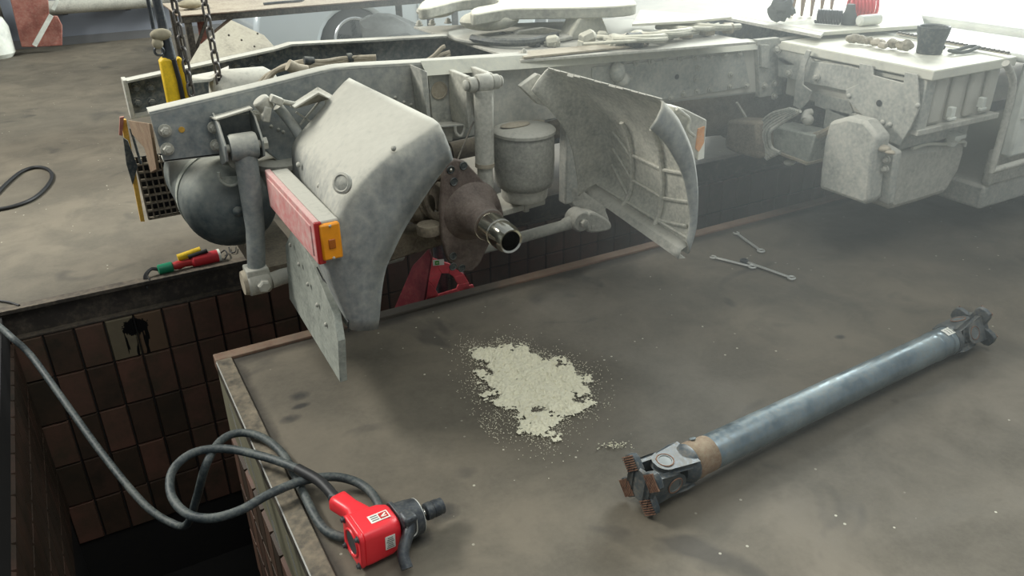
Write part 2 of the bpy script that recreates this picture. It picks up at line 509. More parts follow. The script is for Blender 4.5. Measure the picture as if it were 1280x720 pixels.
TW, TH, JN = .1385, .266, .0065
def tile_mesh(wd, ht, m, name):
    t = MB(); e = .005; d = .014
    x, z = wd/2, ht/2
    vs = [(-x, 0, -z), (x, 0, -z), (x, 0, z), (-x, 0, z), (-x+e, -d, -z+e), (x-e, -d, -z+e), (x-e, -d, z-e), (-x+e, -d, z-e)]
    t.add(vs, [(4,5,6,7), (0,1,5,4), (1,2,6,5), (2,3,7,6), (3,0,4,7)])
    return mesh_of(t, name, m, smooth=False)
wf = struct('wall_far', MB().bb((XL-.03, YF-.004, DEEP), (XR, YF+.06, -.158)), M['mortar'], smooth=False)
rows = [(-.158, -.398), (-.398, -.666), (-.666, -.934), (-.934, -1.2), (-1.2, -1.466)]
TM = [[tile_mesh(TW-JN, (a-c)-JN, mm, 'tile') for (a, c) in rows] for mm in (M['tile'], M['tile_dark'])]
TS = tile_mesh(TW-JN, rows[0][0]-rows[0][1]-JN, M['stained'], 'tile')
k0 = -4
TS2 = tile_mesh(TW-JN, rows[0][0]-rows[0][1]-JN, M['stainedb'], 'tile')
for k in range(k0, 48):
    xc = .053 + TW*k + TW/2 + .0
    if xc < XL+.04: continue
    for j, (a, c) in enumerate(rows[:5] if k < 16 else rows[:3] if k < 30 else rows[:2]):
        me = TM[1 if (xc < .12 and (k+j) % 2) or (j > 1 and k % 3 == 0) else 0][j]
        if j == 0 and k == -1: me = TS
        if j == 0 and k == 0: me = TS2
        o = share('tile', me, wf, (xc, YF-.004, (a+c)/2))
        o.rotation_euler = (random.uniform(-.012, .012), 0, random.uniform(-.012, .012))
# end wall under the near slab (faces -x)
we = struct('wall_end', MB().bb((XE+.006, -3.0, DEEP), (XE+.03, YN-.006, -.06)), M['pitconc'], smooth=False)
RXm = Matrix.Rotation(radians(-90), 3, 'Z')
for j, (a, c) in enumerate(rows[1:4]):
    for k in range(0, 17):
        yc = YN-.10 - TW/2 - TW*k
        share('tile', TM[(k+j) % 2][j+1], we, (XE+.006, yc, (a+c)/2+.05), RXm)
# left wall of the cross pit (faces +x)
wl = struct('wall_left', MB().bb((XL-.028, -3.0, DEEP), (XL, YF, -.02)), M['mortar'], smooth=False)
RXp = Matrix.Rotation(radians(90), 3, 'Z')
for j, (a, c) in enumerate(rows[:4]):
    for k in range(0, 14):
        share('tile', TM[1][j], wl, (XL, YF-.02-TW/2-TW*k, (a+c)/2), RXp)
# wall under the near lip (faces +y, seen only from the far side)
struct('wall_near', MB().bb((XE+.01, YN-.02, DEEP), (XR, YN-.004, -.06)), M['mortar'], smooth=False)

# steel along the lips
b = MB()
b.bb((XL-.02, YF-.006, -.014), (XR, YF+.055, 0.006))       # top flange
b.bb((XL-.02, YF+.03, -.15), (XR, YF+.045, -.014))        # recessed web
b.bb((XL-.02, YF-.012, -.158), (XR, YF+.045, -.147))       # bottom flange
struct('trim_far_channel', b, M['channel'], bev=.002, smooth=False)
b = MB()
b.bb((XE, YN-.062, -.055), (XR, YN, 0.006))
struct('trim_near_edge', b, M['angle_rust'], bev=.004, smooth=False)
b = MB()
b.bb((XE, -3.0, -.06), (XE+.066, YN-.0625, 0.006))
te = struct('trim_end_edge', b, M['angle'], bev=.003, smooth=False)
part('worn_corner', MB().bb((XE-.0015, -3.0, .003), (XE+.003, YN-.08, .0072)), M['scratch'], te)
for i in range(7):
    y = 3.0-.2*i-.07*(i%3); z = -.12-.05*(i%4)
    part('scratch', MB().strut((XE-.0045 if 0 else XE+.0045, y, z), (XE+.0045, y-.25, z-.30-.04*(i%3)), .002, .004, up=(1, 0, 0)), M['scratch'], te)

# ================================================================== TRUCK
T = thing('truck', (2.0, 3.68, -0.0), 'dusty grey truck chassis jacked over the inspection pit, rear wheels taken off', 'truck')
YR, YRF = 3.31, 4.06
def poly_y(pts, y, th, mb=None):
    mb = mb or MB()
    return mb.prism(PL(pts, 'y', y), (0, th, 0))

# near frame rail : web traced on its outer plane, flanges turned inwards
top = [(186, 140), (320, 108.7), (402, 88), (440, 82.5), (522, 78), (640, 70), (800, 61), (947, 51)]
bot = [(205, 203), (262, 196), (330, 188), (352, 205), (420, 215), (560, 178), (700, 148), (840, 127.5), (947, 116)]
b = MB()
b.prism(PL(top, 'y', YR)+PL(bot, 'y', YR)[::-1], (0, .008, 0))
tp = cat(PL(top, 'y', YR), 3); bt = PL(bot, 'y', YR)
rail = part('frame_rail', b, M['rail'], T, bev=.003)
b = MB()
for i in range(len(tp)-1):
    pa, pb = tp[i], tp[i+1]
    q = []
    for k in range(5):          # rounded shoulder
        a = pi/2*k/4
        q.append((.012*(1-cos(a)) - .001, .012*sin(a)))
    prof = [(-.001, -.012)]+[(dy, dz-.012+.001) for dy, dz in q]+[(.075, .001)]
    b.grid([[V((p.x, YR+dy, p.z+dz)) for dy, dz in prof] for p in (pa, pb)])
    b.grid([[V((p.x, YR+dy, p.z-.009)) for dy in (.075, .01)] for p in (pa, pb)])
    b.grid([[V((p.x, YR+.075, p.z+dz)) for dz in (.001, -.009)] for p in (pa, pb)])
part('flange', b, M['rail'], rail, ang=60)
b = MB()
for i in range(len(bt)-1):
    pa, pb = bt[i], bt[i+1]
    b.prism([V((pa.x, YR, pa.z)), V((pa.x, YR+.075, pa.z)), V((pa.x, YR+.075, pa.z+.008)), V((pa.x, YR, pa.z+.008))], pb-pa)
part('flange', b, M['raild'], rail)
for px, py in ((206, 163), (209, 186)):
    bolt(rail, P(px, py, 'y', YR), size=.05)
b = MB(); c = P(227, 162, 'y', YR); b.lathe(c, (0, -1, 0), [(-.001, .010), (.002, .012), (.003, .011)], 12)
part('hole_rim', b, M['yellowb'], rail)
for px, py in ((505, 128), (514, 131), (494, 122), (348, 162), (354, 165), (339, 158)):
    bolt(rail, P(px, py, 'y', YR), size=.016, me=RIV, name='rivet')

# far frame rail : inner side seen
topf = [(155, 98), (240, 80), (340, 58.5), (360, 52.5), (440, 48.5), (540, 43), (760, 33)]
b = MB()
tf = PL(topf, 'y', YRF); dz = .235
web = [V((p.x, YRF, p.z)) for p in tf]
bots = [V((p.x, YRF, p.z-(.17 if i == 0 else .19 if i == 1 else .25))) for i, p in enumerate(web)]
b.prism(web+bots[::-1], (0, .008, 0))
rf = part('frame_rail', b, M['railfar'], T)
b = MB()
for i in range(len(web)-1):
    for L_, s_ in ((web, -.009), (bots, 0)):
        pa, pb = L_[i], L_[i+1]
        q = [V((pa.x, YRF-.07, pa.z+s_)), V((pa.x, YRF+.008, pa.z+s_)), V((pa.x, YRF+.008, pa.z+s_+.009)), V((pa.x, YRF-.07, pa.z+s_+.009))]
        b.prism(q, pb-pa)
part('flange', b, M['raild'], rf)
for px, py in ((170, 110), (188, 109), (172, 128), (190, 127), (296, 84), (315, 85), (325, 73)):
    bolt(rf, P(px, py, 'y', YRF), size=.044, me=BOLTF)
b = MB(); w0, w1 = web[0], bots[0]
b.bb((w0.x-.012, YRF-.07, w1.z), (w0.x+.006, YRF+.02, w0.z+.004))
part('end_lip', b, M['dust'], rf, bev=.003)

# rear cross piece, light bracket and grid step behind the far rail
b = MB()
b.prism([P(160, 150, 'y', 3.98), P(186, 154, 'y', 3.45), P(189, 172, 'y', 3.45), P(196, 212, 'y', 3.62), P(188, 216, 'y', 3.7), P(180, 185, 'y', 3.8), P(165, 168, 'y', 3.95)], (.012, .0, -.004))
part('rear_bracket', b, M['lightrust'], T, bev=.003)
b = MB()
poly_y([(154, 172), (160, 176), (172, 208), (166, 232), (158, 205)], 4.09, .012, b)
b.tube(PL([(163, 160), (176, 205)], 'y', 4.04), .006)
g = part('step_bracket', b, M['black'], T, bev=.002)
b = MB()
b.prism([P(151, 150, 'y', 4.12), P(158, 150, 'y', 4.12), P(181, 277, 'y', 4.12), P(176, 277, 'y', 4.12)], (0, .03, 0))
step = part('grid_step', b, M['yellowb'], T)
part('tail_reflector', MB().prism(PL([(150, 147), (155, 146), (153, 170), (149, 169)], 'y', 4.10), (0, .02, 0)), M['redbrown'], T)
gx0, gz0 = P(172, 210, 'y', 4.12).x-.002, P(172, 207, 'y', 4.12).z
gx1, gz1 = P(232, 270, 'y', 4.12).x+.05, P(178, 276, 'y', 4.12).z
nx, nz = 8, 7
for i in range(nx+1):
    x = gx0+(gx1-gx0)*i/nx
    part('grid_bar', MB().bb((x-.003, 4.12, gz1), (x+.003, 4.145, gz0+.03)), M['axle'], step, smooth=False)
for j in range(nz+1):
    z = gz1+(gz0-gz1)*j/nz
    part('grid_bar', MB().bb((gx0, 4.118, z-.003), (gx1, 4.147, z+.003)), M['axle'], step, smooth=False)
part('back_plate', MB().bb((gx0, 4.158, gz1), (gx1, 4.164, gz0+.03)), M['blackr'], step, smooth=False)

# cross members between the rails
for x, z, r in ((.95, .86, .05), (1.9, .9, .055)):
    part('cross_member', MB().cyl((x, YR+.01, z), (x, YRF, z), r), M['dark'], T)

# air tank under the rail end (domed end looks at the viewer)
c = V((.515, 3.30, .615)); R = .196
pr = [(.0, .01), (.006, .05), (.02, .10), (.045, .145), (.08, .178), (.12, .193), (.135, R), (.62, R), (.66, .18), (.70, .13), (.72, .03)]
tk = part('air_tank', MB().lathe(c-V((0, .06, 0)), (0, 1, 0), pr, 48), M['tankp'], T, ang=50)
part('drain_plug', MB().lathe(c-V((0, .06, 0)), (0, -1, 0), [(-.006, .022), (.004, .022), (.012, .012), (.016, .004)], 16), M['tankp'], tk)
part('strap', MB().lathe(c+V((0, .16, 0)), (0, 1, 0), [(0, R), (0, R+.005), (.04, R+.005), (.04, R)], 48, False, False), M['flap'], tk)
b = MB(); cc = P(288, 217, 'y', 3.22)
b.tube(cat([cc+V((.045*cos(a), 0, .05*sin(a)-.0)) for a in [radians(t) for t in (165, 200, 240, 280, 320, 350)]], 4), .006)
b.prism([cc+V((.045*cos(radians(t)), .004, .05*sin(radians(t)))) for t in (190, 220, 250, 280, 310, 340)], (0, .004, 0))
part('tank_bracket', b, M['flap'], T)
# pale second tank and saddle plate between the rails
part('air_tank', MB().lathe(P(262, 108, 'y', 3.72)+V((0, 0, -.06)), V((1, .0, -.03)), [(0, .06), (.01, .10), (.05, .125), (.24, .125), (.28, .10), (.30, .04)], 32), M['dust'], T, ang=50)
b = MB(); q = [P(240, 94, 'y', 3.75), P(272, 88, 'y', 3.9), P(286, 82, 'y', 3.98), P(284, 90, 'y', 3.8), P(262, 99, 'y', 3.65), P(240, 101, 'y', 3.6)]
part('saddle_plate', b.prism(q, (0, 0, -.01)), M['dust'], T)

# stabiliser link
yl = 3.17
lk = part('stabiliser_link', MB().tube(PL([(306, 186), (312, 230), (319, 285), (321, 345)], 'y', yl), [.044, .044, .038, .036], 20), M['rail'], T)
a = P(304, 183, 'y', yl)
part('upper_eye', MB().lathe(a+V((-.052, 0, 0)), (1, 0, 0), [(0, .03), (0, .048), (.01, .053), (.094, .053), (.104, .048), (.104, .03)], 28), M['rail'], lk)
part('pivot_bolt', MB().cyl(a+V((-.07, 0, 0)), a+V((.085, 0, 0)), .016).cyl(a+V((.075, 0, 0)), a+V((.092, 0, 0)), .026, n=6), M['dust'], lk)
a = P(322, 350, 'y', yl)
part('lower_eye', MB().lathe(a+V((-.05, .0, .0)), (1, 0, 0), [(0, .04), (0, .05), (.012, .06), (.085, .06), (.10, .05), (.10, .03)], 28).box(a+V((0, 0, .035)), (.09, .09, .06)), M['dust'], lk, bev=.006)
part('rubber_bush', MB().lathe(a+V((-.062, 0, 0)), (1, 0, 0), [(0, .03), (0, .05), (.016, .054)], 24), M['dustb'], lk)
part('nut', MB().lathe(a+V((.01, -.065, 0)), (0, -1, 0), [(-.02, .027), (.018, .027), (.024, .02)], 6), M['dust'], lk)
b = MB(); b.tube(cat([P(338, 351, 'y', yl), P(365, 343, 'y', yl+.02), P(420, 338, 'y', yl+.12), P(500, 318, 'y', 3.45)], 5), .034, 16)
part('stabiliser_bar', b, M['dust'], T)

# link bracket on the rail
b = MB()
poly_y([(263, 148), (326, 140), (330, 185), (316, 212), (292, 206), (270, 188)], YR-.01, .012, b)
ex = P(304, 183, 'y', yl)
for s_ in (-1, 1):
    b.prism([V((ex.x+s_*.066, YR-.01, ex.z+.115)), V((ex.x+s_*.066, YR-.10, ex.z+.10)), V((ex.x+s_*.066, yl-.035, ex.z+.02)), V((ex.x+s_*.066, yl-.02, ex.z-.045)), V((ex.x+s_*.066, YR-.04, ex.z-.09)), V((ex.x+s_*.066, YR-.01, ex.z-.09))], (s_*.009, 0, 0))
br = part('link_bracket', b, M['rail'], T, bev=.003)
q = [P(262, 148, 'y', YR-.005), P(312, 134, 'y', YR-.005), P(316, 137, 'y', YR-.11), P(271, 151, 'y', YR-.11)]
part('cover_plate', MB().prism(q, (0, 0, .008)), M['dust'], br, bev=.002)
for px, py in ((267, 159), (270, 181), (319, 145)):
    bolt(br, P(px, py, 'y', YR-.012), size=.048)
part('mud_lump', MB().ball(P(294, 199, 'y', YR-.06), .03, (1, .6, 1.3)).ball(P(288, 192, 'y', YR-.06), .02), M['dust'], br)

# mudguard carrier tube with clamp and box bracket
tube1 = [P(347, 133, 'y', 3.24), P(357, 145, 'y', 3.24), P(370, 163, 'y', 3.22), P(380, 186, 'y', 3.2), P(392, 225, 'y', 3.16)]
ct = part('carrier_tube', MB().tube(cat(tube1, 4), .021, 16), M['rail'], T)
b = MB(); a = P(346, 134, 'y', 3.2)
b.lathe(a+V((-.03, .02, -.01)), tube1[0]-tube1[1], [(0, .026), (0, .032), (.05, .034), (.055, .026)], 18)
b.box(a+V((.0, -.01, .03)), (.05, .04, .03), Matrix.Rotation(.5, 3, 'Y')); b.cyl(a+V((.02, 0, .02)), a+V((.08, 0, .0)), .010); b.box(a+V((-.045, 0, -.02)), (.03, .04, .06), Matrix.Rotation(.3, 3, 'Y'))
part('clamp', b, M['dust'], T, bev=.005)
b = MB()
b.prism([P(362, 131, 'y', 3.22), P(397, 108, 'y', 3.22), P(416, 119, 'y', 3.22), P(411, 122, 'y', 3.16), P(398, 115, 'y', 3.14), P(368, 134, 'y', 3.14)], (0, 0, -.008))
poly_y([(403, 112), (414, 118), (418, 140), (402, 160), (394, 160), (409, 138)], 3.24, .01, b)
b.strut(P(370, 140, 'y', 3.22), P(400, 160, 'y', 3.22), .01, .008); b.strut(P(375, 156, 'y', 3.22), P(403, 122, 'y', 3.22), .01, .008)
part('box_bracket', b, M['dust'], T, bev=.002)
b = MB(); b.lathe(P(352, 195, 'y', 3.36), (0, 0, -1), [(0, .11), (.01, .125), (.03, .125), (.04, .115), (.11, .115), (.14, .10)], 28)
part('air_spring', b, M['rubber'], T)
part('cross_member', MB().bb((.55, 3.2, .30), (.75, 3.95, .36)), M['axle'], T)

# ---------------- rear mudguard section
def loft(inner, outer, rim_in, rim_out, n_mid=9):
    """cross-wise rows: outer rim, rounded corner, crown, corner, inner rim"""
    rows_ = []
    for i in range(len(outer)):
        o, n_ = outer[i], inner[i]
        row = []
        if rim_out:
            r = rim_out[i]
            row += [r, r.lerp(o, .35)+V((0, -.012, 0)), r.lerp(o, .7)+V((0, -.012, 0)), r.lerp(o, .93)+V((0, .0, 0))]
            d = (r-o).normalized()
            row += [o+V((0, .012, 0))+d*.006, o.lerp(n_, .05)]
        else: row += [o]
        for k in range(1, n_mid): row.append(o.lerp(n_, .05+.95*k/n_mid))
        row.append(n_)
        if rim_in:
            r = rim_in[i]
            row += [n_.lerp(r, .15)+V((0, .008, 0)), n_.lerp(r, .6)+V((0, .01, 0)), r]
        rows_.append(row)
    return rows_
NS = 5
outer = cat(PL([(548, 152), (508, 178), (472, 204), (441, 238), (419, 280), (408, 332), (437, 412)], 'y', 2.47), NS)
inner = cat([P(437, 98, 'y', 3.18)]+PL([(412, 125), (388, 153), (367, 182), (367, 215), (368, 262), (371, 316)], 'y', 3.15), NS)
rimo = cat(PL([(566, 199), (547, 222), (527, 250), (508, 282), (494, 310), (480, 345), (472, 411)], 'y', 2.47), NS)
rows_ = loft(inner, outer, None, rimo)
for i, row in enumerate(rows_):      # dents and heat waves
    for k, p in enumerate(row):
        if 0 < i < len(rows_)-1:
            row[k] = p + V((-.3, -.4, .3))*.022*(noise.noise(p*6.5))
mgr = part('mudguard', MB().grid(rows_), M['fender'], T, solid=.006, ang=70)
a = P(428, 229, 'y', 2.47)
nrm = V((-.75, -.55, .35)).normalized()
part('grommet', MB().lathe(a-nrm*.004, nrm, [(0, .036), (.010, .036), (.013, .028), (.010, .024), (.014, .01)], 24), M['raild'], mgr)
for px, py, y in ((373, 206, 3.0), (399, 232, 2.75), (459, 184, 2.7), (492, 185, 2.47)):
    bolt(mgr, P(px, py, 'y', y), (-.8, -.3, .3), .022, me=RIV, name='rivet')
part('clip', MB().strut(P(450, 188, 'y', 2.75), P(461, 181, 'y', 2.75), .012, .008), M['rust'], mgr)

# mud flap hanging from it
x0 = .648
fl = [V((x0+.012, 3.13, P(368, 305, 'y', 3.13).z)), V((x0-.004, 3.13, .226)), V((x0-.006, 2.47, .178)), V((x0+.0, 2.452, .36)), V((x0+.01, 2.50, .44)), V((x0+.014, 2.72, .55)), V((x0+.014, 2.95, .62))]
flap = part('mud_flap', MB().prism(fl, (.028, 0.0, 0.0)), M['flap'], T, bev=.002)
for t in (.1, .3, .5, .7, .88):
    q = V((x0, 3.02, .56)).lerp(V((x0, 2.52, .34)), t)
    bolt(flap, q+V((-.002, 0, 0)), (-1, 0, 0), .018, me=RIV, name='rivet')

seam = [P(x, y, 'y', 2.47+t) for x, y, t in ((398, 334, .22), (405, 347, .18), (413, 356, .13), (421, 371, .09), (428, 379, .05), (432, 392, .03), (437, 402, -.006), (437, 413, -.01))]
part('seam_gap', MB().tube([p+V((-.006, -.004, .003*(-1)**i)) for i, p in enumerate(seam)], .003, 6), M['blackr'], flap)
part('carrier_stub', MB().tube([P(500, 149, 'y', 2.98), P(528, 158, 'y', 2.92)], .014, 10).ball(P(529, 158, 'y', 2.92), .02).ball(P(534, 165, 'y', 2.9), .014), M['dust'], T)

# tail lamp across the rear of the mudguard
lx0 = P(391, 280, 'y', 2.44).x; lx1 = P(424, 279, 'y', 2.44).x
zt, zb = P(392, 279, 'y', 2.44).z, P(391, 331, 'y', 2.44).z
y1 = 3.06
lamp = part('tail_lamp', MB().bb((lx0+.02, 2.44, zb), (lx1, y1, zt)), M['dust'], T, bev=.006)
part('red_lens', MB().bb((lx0, 2.438, zb-.004), (lx0+.022, y1+.01, zt+.004)), M['lens'], lamp, bev=.004)
part('lens_edge', MB().bb((lx0+.001, 2.430, zb-.002), (lx0+.026, 2.446, zt+.002)), M['redplug'], lamp, bev=.003)
part('lens_panel', MB().bb((lx0-.004, 2.47, zb+.016), (lx0+.004, y1-.03, zt-.018)), M['lens'], lamp, bev=.003)
am = part('amber_lens', MB().bb((lx1-.072, 2.418, zb+.012), (lx1-.004, 2.442, zt-.006)), M['amber'], lamp, bev=.006)
part('lens_core', MB().bb((lx1-.05, 2.4135, (zb+zt)/2-.02), (lx1-.026, 2.42, (zb+zt)/2+.014)), M['amberd'], lamp, bev=.004)
for z in (zb+.018, zt-.012):
    bolt(lamp, (lx1-.038, 2.417, z), (0, -1, 0), .010, me=RIV, name='screw')

# ---------------- front mudguard section, hollow side seen
outer = cat(PL([(829, 124), (841, 137), (851, 152), (866, 190), (872, 240), (869, 285), (859, 318)], 'y', 2.47), NS)
inner = cat(PL([(686, 85), (712, 105), (733, 130), (752, 160), (757, 195), (753, 222), (741, 234)], 'y', 3.12), NS)
rimo = cat(PL([(812, 161), (823, 171), (834, 184), (852, 218), (860, 258), (861, 280), (857, 300)], 'y', 2.47), NS)
rimi = cat(PL([(664, 113), (684, 134), (699, 152), (712, 176), (719, 205), (722, 228), (723, 245)], 'y', 3.14), NS)
rows_ = loft(inner, outer, rimi, rimo)
mgf = part('mudguard', MB().grid(rows_), M['fenderin'], T, solid=.006, ang=70)
part('outer_skin', MB().grid([[q+V((.0, -.006, 0)) for q in r[:6]] for r in rows_]), M['fender'], mgf, solid=.004, ang=70)
ni = len(rows_)
def crown(u, v):
    """point on hollow side: u 0..1 down the arc, v 0..1 from outer to inner edge"""
    f = u*(ni-1); i = min(int(f), ni-2); t = f-i
    q = outer[i].lerp(outer[i+1], t); r = inner[i].lerp(inner[i+1], t)
    return q.lerp(r, v)+V((-.010, 0, -.0))
for v in (.33, .66):
    part('rib', MB().tube([crown(.42+.56*k/12, v) for k in range(13)], .013, 8), M['fenderin'], mgf)
for (u0, v0, u1, v1) in ((.62, .33, .60, .66), (.76, .33, .74, .66),
                         (.62, .33, .60, .06), (.76, .33, .72, .06), (.90, .33, .84, .06),
                         (.62, .66, .50, .84), (.74, .66, .60, .88), (.86, .66, .70, .90),
                         (.90, .02, .92, .98)):
    part('rib', MB().tube([crown(u0+(u1-u0)*k/5, v0+(v1-v0)*k/5) for k in range(6)], .0085, 6), M['fenderin'], mgf)
b = MB()
b.grid([[crown(.93, v/10)+V((-.0, 0, 0)) for v in range(11)], [crown(.94, v/10)+V((-.04, 0, -.012)) for v in range(11)], [crown(.985, v/10)+V((-.042, 0, -.02)) for v in range(11)], [crown(1, v/10)+V((-.0, 0, -.015)) for v in range(11)]])
part('lower_lip', b, M['dust'], mgf, solid=.004)
b = MB()
for k in range(16):
    t0 = k/16; t1 = t0+.055
    q0, q1 = outer[0].lerp(inner[0], t0), outer[0].lerp(inner[0], t1)
    h = .002+.020*max(0, noise.noise(V((k*1.7, 3, 1))))
    b.prism([q0, q1, q1+V((-.006, 0, -h)), q0+V((-.006, 0, -h))], (-.004, 0, .004))
part('torn_lip', b, M['dust'], mgf)
b = MB()
b.prism([P(650, 108, 'y', 3.2), P(672, 92, 'y', 3.2), P(690, 100, 'y', 3.15), P(686, 134, 'y', 3.15), P(672, 130, 'y', 3.18)], (.0, .03, 0))
part('mudguard_bracket', b, M['dust'], T, bev=.004)
bolt(T, P(667, 118, 'y', 3.19), (-.3, -1, 0), .02, me=RIV, name='rivet')

# side marker lamp ahead of it
xa = P(852, 150, 'y', 2.55)
b = MB()
b.prism(PL([(842, 134), (856, 136), (884, 150), (880, 198), (872, 200), (850, 190), (845, 160)], 'y', 2.62), (0, .10, 0))
sm = part('marker_lamp', b, M['dust'], T, bev=.006)
part('amber_lens', MB().prism(PL([(873, 161), (881, 158), (880, 178), (874, 190), (870, 186)], 'y', 2.614), (0, .008, 0)), M['amber_faded'], sm)
part('lens_edge', MB().prism(PL([(874, 190), (881, 178), (880, 198), (873, 200)], 'y', 2.612), (0, .008, 0)), M['label'], sm)
part('wire', MB().tube(cat(PL([(846, 136), (854, 142), (862, 150), (860, 162), (868, 170)], 'y', 2.6), 4), .008), M['dust'], sm)

# ---------------- hub end of the axle
ax0 = V((1.43, 2.6, .51)); adir = V((0.0, 1, .03)).normalized()
pc = ax0+adir*.33
plt_px = [(555, 207), (568, 199), (582, 202), (600, 222), (625, 250), (630, 268), (600, 330), (590, 340), (572, 338), (560, 325), (553, 300), (551, 262), (553, 235)]
y_pl = 2.93
pl = part('brake_anchor_plate', MB().prism(PL(plt_px, 'y', y_pl), (0, .028, 0)), M['plate'], T, bev=.006)
for px, py in ((563, 212), (579, 207), (567, 227), (566, 320), (566, 333), (577, 335)):
    q = P(px, py, 'y', y_pl)
    part('bolt_hole', MB().lathe(q+V((0, .006, 0)), (0, -1, 0), [(0, .004), (.003, .010), (.009, .0125), (.012, .016), (.009, .019)], 16), M['black'], pl)
q = P(563, 212, 'y', y_pl); part('bolt_tip', MB().ball(q+V((0, -.004, 0)), .008), M['chrome'], pl)
c2 = V((1.43, y_pl, .53)); 
sp = part('spindle', MB().lathe(c2, -adir, [(-.02, .14), (.0, .135), (.015, .108), (.05, .088), (.11, .075), (.155, .071), (.16, .066)], 40), M['plate'], T, ang=50)
part('bearing_seat', MB().lathe(c2-adir*.150, -adir, [(0, .066), (.002, .069), (.008, .069), (.01, .061), (.095, .061), (.097, .057), (.112, .057), (.114, .060), (.165, .059), (.188, .053), (.194, .050), (.19, .042), (.13, .040), (.05, .040)], 48, True, False), M['chrome'], sp, ang=28)
part('bore', MB().lathe(c2-adir*.22, -adir, [(0, .041), (.002, .03)], 24), M['blackr'], sp)
# axle beam and brake clutter behind the plate
part('axle_beam', MB().box((1.46, 3.45, .52), (.15, .95, .16)), M['axle'], T, bev=.02)
df = part('differential', MB().ball((1.48, 3.72, .52), .22, (1, .9, 1.0)), M['axle'], T)
cal = part('brake_chamber', MB().lathe(P(537, 262, 'y', 3.10), V((-.35, .5, .05)), [(0, .05), (.01, .065), (.05, .07), (.055, .078), (.065, .078), (.07, .07), (.14, .066), (.16, .04)], 28), M['axle'], T)
for i, (dx, dy) in enumerate(((0, 0), (-.03, .03), (-.055, .05))):
    part('brake_shoe', MB().torus((1.37+dx, 3.02+dy, .58), (0.3, 1, 0), .11-.012*i, .014, 28, 8), M['axle'], T)
b = MB()
for k in range(7):
    a = P(486+k*7, 250+k*-4, 'y', 3.25)
    b.tube(cat([a+V((0, 0, .10)), a+V((random.uniform(-.02, .02), -.03, 0)), a+V((.01, 0, -.14))], 4), .009, 8)
part('brake_hose', b, M['axle'], T)
part('adjuster', MB().lathe(P(536, 280, 'y', 3.0), (0, 0, -1), [(0, .05), (.01, .055), (.04, .055), (.05, .04)], 24), M['axle'], T)
b = MB()
for y in (3.06, 3.075, 3.09):
    b.strut(P(545, 222, 'y', y), P(562, 214, 'y', y), .012, .010)
part('shoe_spring', b, M['dust'], T)
part('wire', MB().tube(cat([P(572, 200, 'y', 3.0), P(580, 180, 'y', 3.05), P(592, 152, 'y', 3.1)], 4), .004, 6), M['dark'], T)
part('support_arm', MB().prism([P(470, 300, 'y', 3.2), P(560, 280, 'y', 3.2), P(560, 305, 'y', 3.2), P(480, 330, 'y', 3.2)], (0, .1, 0)), M['axle'], T, bev=.01)
part('lower_arm', MB().tube(PL([(545, 292), (600, 300), (625, 285)], 'y', 3.05), .03, 12), M['axle'], T)

# shock absorber
ys = 3.08
sh = part('shock_absorber', MB().tube([P(604, 112, 'y', ys), P(606, 206, 'y', ys)], .0425, 28), M['dust'], T)
part('dust_ring', MB().tube([P(606, 203, 'y', ys), P(606, 208, 'y', ys)], .0440, 28), M['dustb'], sh)
part('lower_tube', MB().tube([P(606, 206, 'y', ys), P(607.5, 255, 'y', ys)], .035, 24), M['dust'], sh)
a = P(604, 104, 'y', ys)
part('eye', MB().lathe(a-V((.033, 0, 0)), (1, 0, 0), [(0, .02), (0, .036), (.008, .04), (.058, .04), (.066, .036), (.066, .02)], 24), M['dust'], sh)
for s_ in (-1, 1):
    part('mount_ear', MB().lathe(a+V((s_*.055-.017, 0, 0)), (1, 0, 0), [(0, .02), (0, .032), (.034, .032), (.034, .02)], 20).prism([a+V((s_*.055-.012, .03, .03)), a+V((s_*.055+.012, .03, .03)), a+V((s_*.055+.012, .03, -.12)), a+V((s_*.055-.004, .03, -.20)), a+V((s_*.055-.012, .03, -.12))], (0, .18, 0)), M['dust'], sh, bev=.004)
    part('pin_end', MB().ball(a+V((s_*.083, 0, 0)), .024, (.5, 1, 1)), M['dust'], sh)

# air spring
ya = 3.20
cA = P(655, 162, 'y', ya); zt_ = cA.z; zb_ = P(655, 232, 'y', ya).z
h = zt_-zb_
asp = part('air_spring', MB().lathe(V((cA.x, ya, zb_)), (0, 0, 1), [(0, .09), (0, .118), (.01, .133), (.04, .142), (h*.5, .145), (h-.045, .143), (h-.02, .138), (h-.012, .13)], 48), M['rubber'], T, ang=50)
part('top_plate', MB().lathe(V((cA.x, ya, zt_-.016)), (0, 0, 1), [(0, .140), (.003, .149), (.016, .150), (.022, .145), (.03, .12), (.035, .05)], 40), M['dust'], asp)
part('piston', MB().lathe(V((cA.x, ya, zb_)), (0, 0, -1), [(-.01, .112), (0, .114), (.05, .112), (.062, .104), (.066, .06)], 40), M['dust'], asp)
part('stud', MB().cyl(V((cA.x-.01, ya-.03, zb_-.06)), V((cA.x-.01, ya-.03, zb_-.12)), .016), M['dust'], asp)
part('spring_seat', MB().prism([V((cA.x-.17, ya-.02, zb_-.10)), V((cA.x+.09, ya-.05, zb_-.07)), V((cA.x+.1, ya+.2, zb_-.07)), V((cA.x-.2, ya+.2, zb_-.12))], (0, 0, -.03)), M['dust'], T, bev=.005)
part('valve_lump', MB().ball(P(644, 156, 'y', ya+.02), .03, (2.6, 1.3, .35)).ball(P(668, 153, 'y', ya+.07), .026, (2.2, 1, .4)), M['dustb'], T)

